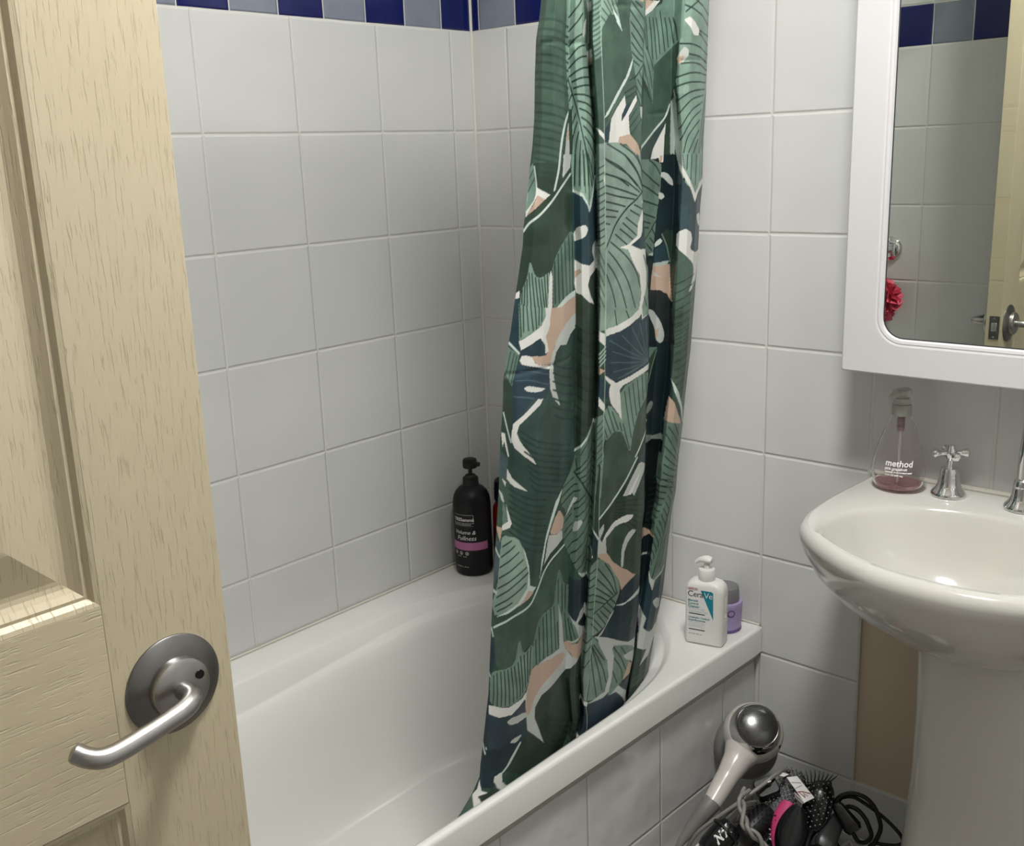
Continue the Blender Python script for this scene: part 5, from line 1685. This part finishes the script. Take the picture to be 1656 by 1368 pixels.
# ================================================================== HOOK + POUFFE ON THE END WALL (seen in the mirror)
hk = thing('robe_hook', 'round chrome wall hook seen in the mirror with a pink pouffe', 'hook', (.452, -1.365, 1.129))
MB().lathe([(.0005, 0), (.033, 0), (.033, .003), (.030, .008), (.020, .012), (.010, .014), (.0085, .03), (.0085, .045), (.012, .048), (.013, .053), (.010, .057), (.0005, .058)], 40).xf(Matrix.Translation((.452, -1.3649, 1.129)) @ frame((0, 1, 0))).build('hook_plate', M_chrome, hk)
pf = thing('shower_pouffe', 'pink mesh shower pouffe hanging from the hook in the mirror', 'shower pouffe', (.448, -1.31, .995))
M_pink = noise_vary(mat('pink_mesh', (.80, .07, .14), .6, trans=0.15), (.62, .04, .10), (.88, .16, .24), 60)
b = MB()
for k in range(46):
    u = random.random() * 2 - 1; ph = random.random() * 6.283; q = math.sqrt(1 - u * u)
    d = Vector((q * math.cos(ph), q * math.sin(ph), u)); R = .046 + .012 * random.random()
    c = Vector((.448, -1.310, .995)) + Vector((d.x, d.y * .75, d.z * 1.15)) * R * .72
    F = frame(d, (random.random(), random.random() + .1, .3))
    rw = .018 + .008 * random.random()
    for lay in range(2):
        rings = []
        for i, rr in enumerate((.3, .7, 1.0, 1.15)):
            row = []
            for j in range(14):
                a = 2 * math.pi * j / 14
                zz = (.35 * rr * rr + .28 * rr * math.sin(a * (3 + lay) + k)) * rw * (.8 + .3 * lay)
                row.append(tuple(c + (F.to_3x3() @ Vector((rr * rw * math.cos(a), rr * rw * math.sin(a), zz)))))
            rings.append(row)
        b.loft(rings, False, False)
b.build('mesh_ruffles', M_pink, pf)
MB().tube(spline([(.452, -1.320, 1.140), (.4545, -1.317, 1.10), (.452, -1.313, 1.07), (.448, -1.31, 1.03)], 6), .0022, 8).tube(spline([(.452, -1.320, 1.140), (.458, -1.323, 1.10), (.455, -1.316, 1.07), (.449, -1.31, 1.03)], 6), .0022, 8).build('hanging_loop', M_pink, pf)

# ================================================================== BASKET OF HAIR THINGS, AND THE DRYER
def build_basket():
    cx_, cy_, W, D, H = .858, -.185, .305, .315, .165
    t = thing('storage_basket', 'white lattice plastic basket under the basin full of black hair tools', 'basket', (cx_, cy_, 0))
    def ring(k, z, r=.05): return [(cx_ + a, cy_ + b, z) for a, b in rrect(W * k, D * k, r * k, 8)]
    MB().loft([ring(.86, .002), ring(.86, .006)]).build('base', M_white, t)
    rim = ring(1.0, H); rim.append(rim[0]); rim.append(rim[1])
    MB().loft([ring(.992, H - .012), ring(1.012, H - .010), ring(1.02, H), ring(1.012, H + .003), ring(.995, H + .002), ring(.988, H - .006)], False, False).build('rim', M_white, t)
    b = MB()
    lo = ring(.865, .004); hi = ring(.997, H - .008); n = len(lo)
    # denser outline for the diagonal slats
    def dense(rg, m=60):
        P = [Vector(p) for p in rg] + [Vector(rg[0])]
        acc = [0]
        for i in range(1, len(P)): acc.append(acc[-1] + (P[i] - P[i - 1]).length)
        out = []
        for k in range(m):
            q = acc[-1] * k / m; i = 1
            while acc[i] < q: i += 1
            f = (q - acc[i - 1]) / max(1e-9, acc[i] - acc[i - 1]); out.append(P[i - 1].lerp(P[i], f))
        return out
    m = 60; L, Hh = dense(lo, m), dense(hi, m)
    for k in range(0, m, 2):
        for sgn in (1, -1):
            pts = [L[(k + sgn * j) % m].lerp(Hh[(k + sgn * j) % m], j / 6) for j in range(7)]
            b.tube(pts, .0026, 6)
    for q in (.33, .66): 
        rg = [L[i].lerp(Hh[i], q) for i in range(m)]; rg.append(rg[0]); b.tube(rg, .0022, 6, False)
    b.build('lattice_side', M_white, t)
build_basket()

M_pearl = noise_vary(mat('pearl_plastic', (.55, .51, .48), .25, coat=.4), (.53, .49, .46), (.58, .54, .51), 10)
M_smoke = mat('smoky_grey_plastic', (.20, .195, .18), .3, trans=.15)
def build_dryer():
    apex = Vector((0.8005, -0.1886, 0.4336)); a = Vector((.444, -.535, .716)).normalized()
    E = Vector((0.7713, -0.2915, 0.3172)); hc = apex - a * .062
    t = thing('hair_dryer', 'pearl grey hair dryer lying on the basket against the bath panel', 'hair dryer', tuple(hc))
    M = Matrix.Translation(apex) @ frame(a, (E - hc))
    MB().lathe([(.0270, -.128), (.0290, -.118), (.0350, -.105), (.0440, -.090), (.0515, -.076), (.0535, -.062), (.0522, -.048), (.0485, -.039), (.0462, -.0355), (.0455, -.0350)], 56).xf(M).build('housing', M_pearl, t)
    MB().lathe([(.0455, -.0360), (.0456, -.0330), (.0392, -.0120), (.0378, -.0105), (.0366, -.0112)], 56, cap0=True, cap1=False).xf(M).build('chrome_ring', M_chrome, t)
    gm = bpy.data.materials.new('perforated_steel'); g = G(gm)
    tc = g.N.new('ShaderNodeTexCoord'); vo = g.N.new('ShaderNodeTexVoronoi'); vo.inputs['Scale'].default_value = 620; vo.inputs['Randomness'].default_value = .05
    g.L.new(tc.outputs['Object'], vo.inputs['Vector'])
    hole = g.step(vo.outputs['Distance'], .30, .40, 1.0, 0.0)
    g.L.new(g.mix(hole, (.17, .17, .17), (.012, .012, .012)), g.b.inputs['Base Color']); g.b.inputs['Metallic'].default_value = .85; g.b.inputs['Roughness'].default_value = .24
    MB().lathe([(.0366, -.0120), (.034, -.0088), (.029, -.0050), (.021, -.0020), (.011, -.0004), (.0005, 0)], 56, cap0=False).xf(M).build('intake_grille', gm, t)
    MB().lathe([(.030, -.118), (.036, -.122), (.052, -.130), (.0580, -.140), (.0600, -.156), (.0580, -.157), (.056, -.142), (.050, -.1335), (.030, -.126)], 56, cap0=False, cap1=False).xf(M).build('diffuser_cup', M_smoke, t)
    # handle grows out of the housing and tapers to the grey cable sleeve
    d = (E - hc)
    P = spline([hc + d * .12, hc + d * .30 + a * .001, hc + d * .48 + a * .002, hc + d * .66, hc + d * .84, E], 5)
    n = len(P); rr = [interp(i / (n - 1), [0, .15, .32, .55, .8, 1], [.040, .034, .0245, .0195, .0180, .0160]) for i in range(n)]
    MB().tube(P, rr, 28).build('handle', M_pearl, t)
    dn = d.normalized(); sd = dn.cross(a).normalized()
    # slot-shaped vent on the right flank, thin dark seam
    side = (sd if sd.dot(c_r) > 0 else -sd)
    c0 = hc + side * .0485 + a * .012
    MB().loft([[tuple(hc - a * -.004 + side * (.0502) + a * (.018 * math.cos(q)) + dn * (.0055 * math.sin(q)) + side * e) for q in np.linspace(0, 6.283, 24, endpoint=False)] for e in (-.004, .0012)]).build('switch', M_gloss, t)
    S = spline([E - dn * .004, (0.7649, -0.3088, 0.3043), (0.7581, -0.3273, 0.2884), (0.7521, -0.3449, 0.2737), (0.7494, -0.3580, 0.2629), (0.7475, -0.3664, 0.2437)], 5)
    n = len(S); MB().tube(S, [interp(i / (n - 1), [0, .1, .5, .8, 1], [.0165, .0162, .0105, .006, .0045]) for i in range(n)], 18).build('cable_sleeve', noise_vary(mat('grey_rubber', (.17, .165, .155), .35), (.15, .145, .14), (.20, .195, .185), 30), t)
    C_ = spline([(0.7475, -0.3664, 0.2437), (0.7428, -0.3649, 0.2199), (0.7490, -0.3454, 0.2199), (0.7595, -0.3428, 0.2601), (0.7743, -0.3336, 0.2883), (0.7954, -0.3133, 0.3117), (0.8226, -0.2793, 0.3387), (0.8432, -0.2328, 0.3588), (0.8492, -0.1915, 0.3618), (0.8424, -0.1397, 0.3280), (0.8336, -0.1076, 0.2827)], 8)
    MB().tube(C_, .0034, 10).build('cable', noise_vary(mat('grey_cable', (.2, .195, .18), .4), (.18, .175, .16), (.23, .22, .205), 30), t)
build_dryer()

def cord(name, label, pts, r, m, grp=None, n=8):
    o = MB().tube(spline(pts, n), r, 10).build(name, m, origin=tuple(pts[0]))
    return tag(o, label, 'cord', grp)
M_gcord = noise_vary(mat('grey_twisted_cord', (.22, .21, .2), .4), (.19, .185, .17), (.25, .24, .225), 40)
# grey twisted pair hanging down the front of the heap
base = spline([(0.8284, -0.2738, 0.3596), (0.8322, -0.2989, 0.3578), (0.8418, -0.3134, 0.3510), (0.8536, -0.3259, 0.3443), (0.8607, -0.3361, 0.3368), (0.8725, -0.3347, 0.3298), (0.8823, -0.3297, 0.3187), (0.8910, -0.3266, 0.3047), (0.8970, -0.3283, 0.2841)], 14)
b = MB()
for ph in (0, math.pi):
    pts = []
    for i, p in enumerate(base):
        tdir = (base[min(i + 1, len(base) - 1)] - base[max(i - 1, 0)]).normalized(); s1 = tdir.cross(Vector((0.3, -.6, .7))).normalized(); s2 = tdir.cross(s1)
        a = i * .125 + ph; pts.append(p + (s1 * math.cos(a) + s2 * math.sin(a)) * .0042)
    b.tube(pts, .0036, 10)
tag(b.build('twisted_cord', M_gcord, origin=tuple(base[0])), 'grey twisted appliance cord trailing over the front of the black heap', 'cord')

# black cord loops standing up against the wall on the right
cord('black_cord', 'black appliance cord looping high on the right of the basket heap', [(0.9332, -0.1520, 0.2962), (0.9326, -0.1527, 0.3157), (0.9409, -0.1477, 0.3287), (0.9565, -0.1386, 0.3341), (0.9768, -0.1348, 0.3322), (0.9917, -0.1327, 0.3195), (1.0025, -0.1358, 0.3021), (1.0063, -0.1377, 0.2868), (1.0039, -0.1453, 0.2709), (0.9968, -0.1515, 0.2518), (0.9851, -0.1548, 0.2325)], .0038, M_black)
cord('black_cord', 'black cord sweeping widest right beside the pedestal foot', [(0.9311, -0.1437, 0.3054), (0.9378, -0.1400, 0.3185), (0.9556, -0.1356, 0.3249), (0.9748, -0.1283, 0.3159), (0.9978, -0.1251, 0.3050), (1.0176, -0.1248, 0.2943), (1.0359, -0.1265, 0.2820), (1.0407, -0.1263, 0.2697), (1.0321, -0.1299, 0.2618), (1.0147, -0.1392, 0.2603), (0.9987, -0.1469, 0.2597), (0.9877, -0.1493, 0.2414)], .0032, M_black)
cord('black_cord', 'black cord making the small inner loop right of the flat iron', [(0.9408, -0.1445, 0.2979), (0.9497, -0.1403, 0.3067), (0.9651, -0.1401, 0.3073), (0.9799, -0.1432, 0.2998), (0.9891, -0.1457, 0.2884), (0.9946, -0.1464, 0.2720), (0.9873, -0.1506, 0.2590), (0.9741, -0.1500, 0.2550), (0.9643, -0.1487, 0.2644), (0.9538, -0.1465, 0.2779)], .0038, M_black)
# tangle lying in the basket under everything
rr_ = random.Random(11); pts = []
for k in range(190):
    a = k * 1.05 + rr_.random() * .9; q = .25 + .75 * rr_.random()
    pts.append((.858 + .118 * q * math.cos(a), -.185 + .115 * q * math.sin(a), .06 + .095 * rr_.random() + .0002 * k))
cord('black_cord', 'long black cord tangled all through the bottom of the basket', pts, .0042, M_black, n=6)

def brush_round():
    c = Vector((0.8597, -0.1908, 0.3159)); d = (Vector((0.8638, -0.2334, 0.3029)) - c).normalized()
    t = thing('round_brush', 'round bristle hairbrush with dark grey vented barrel behind the white tag', 'hairbrush', tuple(c))
    M = Matrix.Translation(c) @ frame(d)
    MB().lathe([(.004, -.050), (.016, -.048), (.0175, -.044), (.0175, .044), (.012, .050), (.010, .053)], 28).xf(M).build('barrel', noise_vary(mat('dark_grey_barrel', (.10, .10, .105), .35), (.06, .06, .065), (.22, .22, .23), 160), t)
    MB().lathe([(.010, .052), (.0105, .06), (.009, .07), (.006, .075)], 20).xf(M).build('handle', M_gloss, t)
    br = MB(); tip = MB()
    for i in range(16):
        for j in range(18):
            a = 2 * math.pi * (j + .5 * (i % 2)) / 18; zz = -.042 + .0056 * i
            p = Vector((math.cos(a), math.sin(a), 0))
            br.tube([tuple(p * .017 + Vector((0, 0, zz))), tuple(p * .0275 + Vector((0, 0, zz)))], .0005, 4)
            tip.lathe([(.0003, -.001), (.0010, 0), (.0003, .001)], 6, tuple(p * .0278 + Vector((0, 0, zz))))
    o = br.xf(M).build('bristles', M_black, t); o['kind'] = 'stuff'
    o = tip.xf(M).build('bristle_tips', mat('pale_tips', (.42, .40, .40), .4), t, smooth=False); o['kind'] = 'stuff'
brush_round()

def brush_paddle(top, bottom, w_, label, bend=.3, hand=True):
    top, bottom = Vector(top), Vector(bottom); d = (bottom - top); L = d.length; d.normalize()
    nrm = (CAM - top); nrm = (nrm - d * nrm.dot(d)).normalized() + Vector((0, -.15, .25)); nrm = (nrm - d * nrm.dot(d)).normalized()
    c = (top + bottom) / 2
    t = thing('paddle_brush', label, 'hairbrush', tuple(c))
    M = Matrix.Translation(c) @ frame(nrm, d)
    def oval(k, z, n=40): return [(L / 2 * k * math.copysign(abs(math.cos(2 * math.pi * i / n)) ** .85, math.cos(2 * math.pi * i / n)), w_ * k * math.copysign(abs(math.sin(2 * math.pi * i / n)) ** .85, math.sin(2 * math.pi * i / n)), z) for i in range(n)]
    MB().loft([oval(.7, -.012), oval(.95, -.008), oval(1.0, -.002), oval(.97, .003), oval(.90, .005)]).xf(M).build('head', M_black, t)
    MB().loft([oval(.90, .004), oval(.80, .0075), oval(.5, .0105), oval(.1, .0115)]).xf(M).build('cushion', M_gloss, t)
    if hand: MB().tube([tuple(M @ Vector((L / 2 * k, 0, -.004))) for k in (.9, 1.1, 1.4, 1.9, 2.4, 2.6)], [.012, .008, .007, .009, .008, .004], 14).build('handle', M_gloss, t)
    br = MB(); tip = MB()
    nx = int(L / .0085)
    for i in range(nx):
        for j in range(-4, 5):
            x = -L / 2 + (i + .5 + .5 * (j % 2)) * .0085; y = j * .0085 * .72
            if (x / (L / 2 * .9)) ** 2 + (y / (w_ * .9)) ** 2 > .95: continue
            zb = .0115 - .007 * ((x / (L / 2)) ** 2 + (y / w_) ** 2)
            e = Vector((x * 1.10, y * 1.12, zb + .012))
            br.tube([(x, y, zb - .002), tuple(e)], .0005, 4)
            tip.lathe([(.0003, -.0011), (.00115, 0), (.0003, .0011)], 6, tuple(e))
    o = br.xf(M).build('bristles', M_black, t); o['kind'] = 'stuff'
    o = tip.xf(M).build('bristle_tips', mat('white_tips', (.55, .53, .54), .4), t, smooth=False); o['kind'] = 'stuff'
    return t
brush_paddle((0.9065, -0.1402, 0.3396), (0.9098, -0.2024, 0.2723), .0245, 'black paddle hairbrush with pale bristle tips leaning on the back wall')
sp = MB()
for k in range(9):
    p0 = Vector((0.8751, -0.1527, 0.3257)).lerp(Vector((0.9068, -0.1230, 0.3283)), k / 8); p1 = p0 + Vector((-.010 + .003 * k, .002, .026 - .0015 * abs(k - 3)))
    sp.tube([p0, (p0 + p1) / 2 + Vector((.001, 0, .001)), p1], [.0011, .0009, .0003], 6)
tc_ = thing('hair_comb', 'black spiky teasing comb sticking up behind the dotted paddle brush', 'comb', (0.8866, -0.1449, 0.3178))
o = sp.build('teeth', M_black, tc_)
MB().tube([(0.8713, -0.1543, 0.3225), (0.8888, -0.1380, 0.3238), (0.9110, -0.1246, 0.3285)], .0045, 10).build('spine', M_black, tc_)

def detangler():
    top, bot = Vector((0.8951, -0.2228, 0.3323)), Vector((0.8985, -0.2841, 0.2671)); d = bot - top; L = d.length
    t = thing('detangling_brush', 'glossy black detangling brush with hot pink edge at the front of the heap', 'hairbrush', tuple((top + bot) / 2))
    x = d.normalized(); n = (CAM - top); n = (n - x * n.dot(x)).normalized(); y = n.cross(x)
    if y.dot(c_r) < 0: y = -y
    def pt(u, v, w_): return tuple(top + x * (u * L) + y * v + n * w_)
    # pink bristle pad seen as a crescent left of the shell
    us = np.linspace(.02, .98, 18)
    def hw(u): return .0245 * (math.sin(math.pi * (.10 + .80 * u))) ** .75
    rings = [[pt(u, -.0135 * (1 - u) + (hw(u) - .001) * math.cos(q), -.004 + .010 * math.sin(q)) for q in np.linspace(0, 6.283, 24, endpoint=False)] for u in us]
    MB().loft(rings).build('pink_pad', noise_vary(mat('hot_pink_plastic', (.60, .05, .20), .4), (.50, .04, .15), (.58, .05, .19), 20), t)
    rings = [[pt(.03 + u, .004 + hw(u) * math.cos(q), .006 + .016 * math.sin(q)) for q in np.linspace(0, 6.283, 28, endpoint=False)] for u in us]
    MB().loft(rings).build('shell', M_gloss, t, angle=85)
    tt = MB()
    for i in range(7):
        for j in range(2):
            p = Vector(pt(.30 + .08 * i, -.030 + .012 * i * .25 - .006 * j, -.006)); tt.tube([p, p - y * .007 + n * .002], .0012, 6)
    tt.build('teeth', M_letter, t)
detangler()

def flat_iron():
    t = thing('flat_iron', 'black hair straightener with wedge shaped arms at the right of the heap', 'hair straightener', (0.9563, -0.1571, 0.2812))
    def arm(p0, p1, w0, w1, off, name, m):
        p0, p1 = Vector(p0), Vector(p1); x = (p1 - p0); L = x.length; x.normalize(); n = (CAM - p0); n = (n - x * n.dot(x)).normalized(); y = n.cross(x)
        rings = []
        for k in range(8):
            u = k / 7; ww = w0 + (w1 - w0) * u
            if k in (0, 7): ww *= .72
            rings.append([tuple(p0 + x * (u * L) + y * a + n * (b_ + off)) for a, b_ in rrect(ww * 2, ww * 1.3, ww * .5, 4)])
        return MB().loft(rings).build(name, m, t)
    arm((0.9314, -0.1493, 0.3086), (0.9740, -0.1623, 0.2801), .0100, .0165, .004, 'upper_arm', M_gloss)
    arm((0.9388, -0.1491, 0.2898), (0.9376, -0.2099, 0.2579), .0120, .0190, .0, 'lower_arm', noise_vary(mat('charcoal_plastic', (.03, .03, .032), .32), (.025, .025, .027), (.04, .04, .043), 40))
    MB().tube([(0.9612, -0.1648, 0.2985), (0.9727, -0.1676, 0.2884)], .0012, 8).build('silver_trim', M_chrome, t)
flat_iron()

def plug():
    c = Vector((0.8387, -0.2233, 0.3376)); t = thing('power_adapter', 'square black power adapter lying on top beside the dryer handle', 'adapter', tuple(c))
    M = Matrix.Translation(c) @ frame((.2, -.5, .8), (.5, .6, .2))
    b = MB().loft([[(a, bb, z) for a, bb in rrect(.040 * k, .032 * k, .006, 4)] for k, z in ((.9, -.012), (1, -.009), (1, .009), (.9, .012))]).xf(M); b.build('adapter_body', M_black, t)
    for s_ in (-1, 1): MB().box((s_ * .006 - .003, -.001, .011), (s_ * .006 + .003, .001, .026)).xf(M).build('prong', M_chrome, t, smooth=False)
plug()

def tool_left():
    p0, p1 = Vector((0.8321, -0.3257, 0.3206)), Vector((0.8109, -0.3774, 0.2873))
    t = thing('curling_wand', 'black curling tool with white lettering at the lower left of the heap', 'curling tool', tuple((p0 + p1) / 2))
    d = (p1 - p0); P = [p0 + d * u for u in (0, .05, .2, .5, .8, .95, 1)]
    MB().tube(P, [.012, .019, .0225, .0225, .021, .018, .012], 28).build('handle', M_gloss, t)
    n = (CAM - p0); x = d.normalized(); n = (n - x * n.dot(x)).normalized(); y = n.cross(x)
    # two bold letters wrapped round the barrel
    for ch, sh in (('N', -.0095), ('K', .0085)):
        v, f = text_mesh(ch, .021, 'CENTER', .35, 0, 1, .0009); o = []
        for a, b_, _ in v:
            ang = (b_ - .006) / .0229; o.append(tuple(p0 + d * .42 + x * -(a + sh) * .9 + (n * math.cos(ang) + y * -math.sin(ang)) * .0229))
        MB().add(o, f).build('letter', M_letter, t, smooth=False)
    ring = [tuple(p0 + d * .25 + (n * math.cos(a) + y * math.sin(a)) * .0245) for a in np.linspace(0, 6.283, 24)]
    MB().tube(ring, .0025, 8, False).build('collar_ring', M_black, t)
tool_left()

def hot_brush():
    p0, p1 = Vector((0.8522, -0.2424, 0.3075)), Vector((0.8373, -0.2988, 0.2841))
    t = thing('hot_brush', 'matt black hot-air brush barrel in the middle of the heap behind the grey cord', 'hair styler', tuple((p0 + p1) / 2))
    d = p1 - p0
    MB().tube([p0 + d * u for u in (-.1, -.05, .1, .5, .9, 1.05, 1.1)], [.010, .017, .0205, .0215, .0205, .017, .010], 24).build('barrel', M_black, t)
    br = MB(); x = d.normalized(); n = (CAM - p0); n = (n - x * n.dot(x)).normalized(); y = n.cross(x)
    for i in range(12):
        for j in range(14):
            a = 2 * math.pi * (j + .5 * (i % 2)) / 14; q = n * math.cos(a) + y * math.sin(a); p = p0 + d * (.04 + .08 * i)
            br.tube([p + q * .019, p + q * .0275], .0008, 4)
    o = br.build('bristles', M_gloss, t); o['kind'] = 'stuff'
hot_brush()

# folded white care tag, creased twice, with a red mark
def white_tag():
    t = thing('white_tag', 'folded white paper tag with red scribble on top of the black heap', 'tag', (0.8842, -0.1932, 0.3456))
    A = [(0.8613, -0.1964, 0.3559), (0.8746, -0.1840, 0.3574), (0.9117, -0.1928, 0.3353), (0.9015, -0.2082, 0.3296)]
    B = [(0.8453, -0.2037, 0.3568), (0.8480, -0.1935, 0.3593), (0.8618, -0.1884, 0.3580), (0.8580, -0.1991, 0.3571)]
    Cc = [(0.9015, -0.2082, 0.3296), (0.8812, -0.2049, 0.3397), (0.8804, -0.2026, 0.3285), (0.8978, -0.2074, 0.3253)]
    b = MB()
    for q in (A, B, Cc):
        q = [Vector(p) for p in q]; n = (q[1] - q[0]).cross(q[2] - q[0]).normalized() * .0005
        b.add([tuple(p + n) for p in q] + [tuple(p - n) for p in q], [(0, 1, 2, 3), (7, 6, 5, 4), (0, 4, 5, 1), (1, 5, 6, 2), (2, 6, 7, 3), (3, 7, 4, 0)])
    b.build('paper', M_letter, t, smooth=False)
    q = [Vector(p) for p in A]; n = (CAM - q[0]).normalized() * .0016
    def on(u, v): return q[0].lerp(q[1], u).lerp(q[3].lerp(q[2], u), v) + n
    MB().tube([on(.05, .58), on(.45, .62), on(.97, .80)], .0006, 6).tube([on(.15, .60), on(.35, .86), on(.42, .68), on(.6, .84)], .0005, 6).build('red_scribble', M_red, t)
    MB().tube([on(.1, .2), on(.9, .3)], .0003, 5).tube([on(.05, .45), on(.8, .40)], .0003, 5).build('fold_lines', M_smoke, t)
    MB().tube(spline([q[2] , (0.9173, -0.1919, 0.3229), (0.9220, -0.1933, 0.3065), (0.9285, -0.1917, 0.2941)], 5), .0008, 6).build('string', M_black, t)
white_tag()
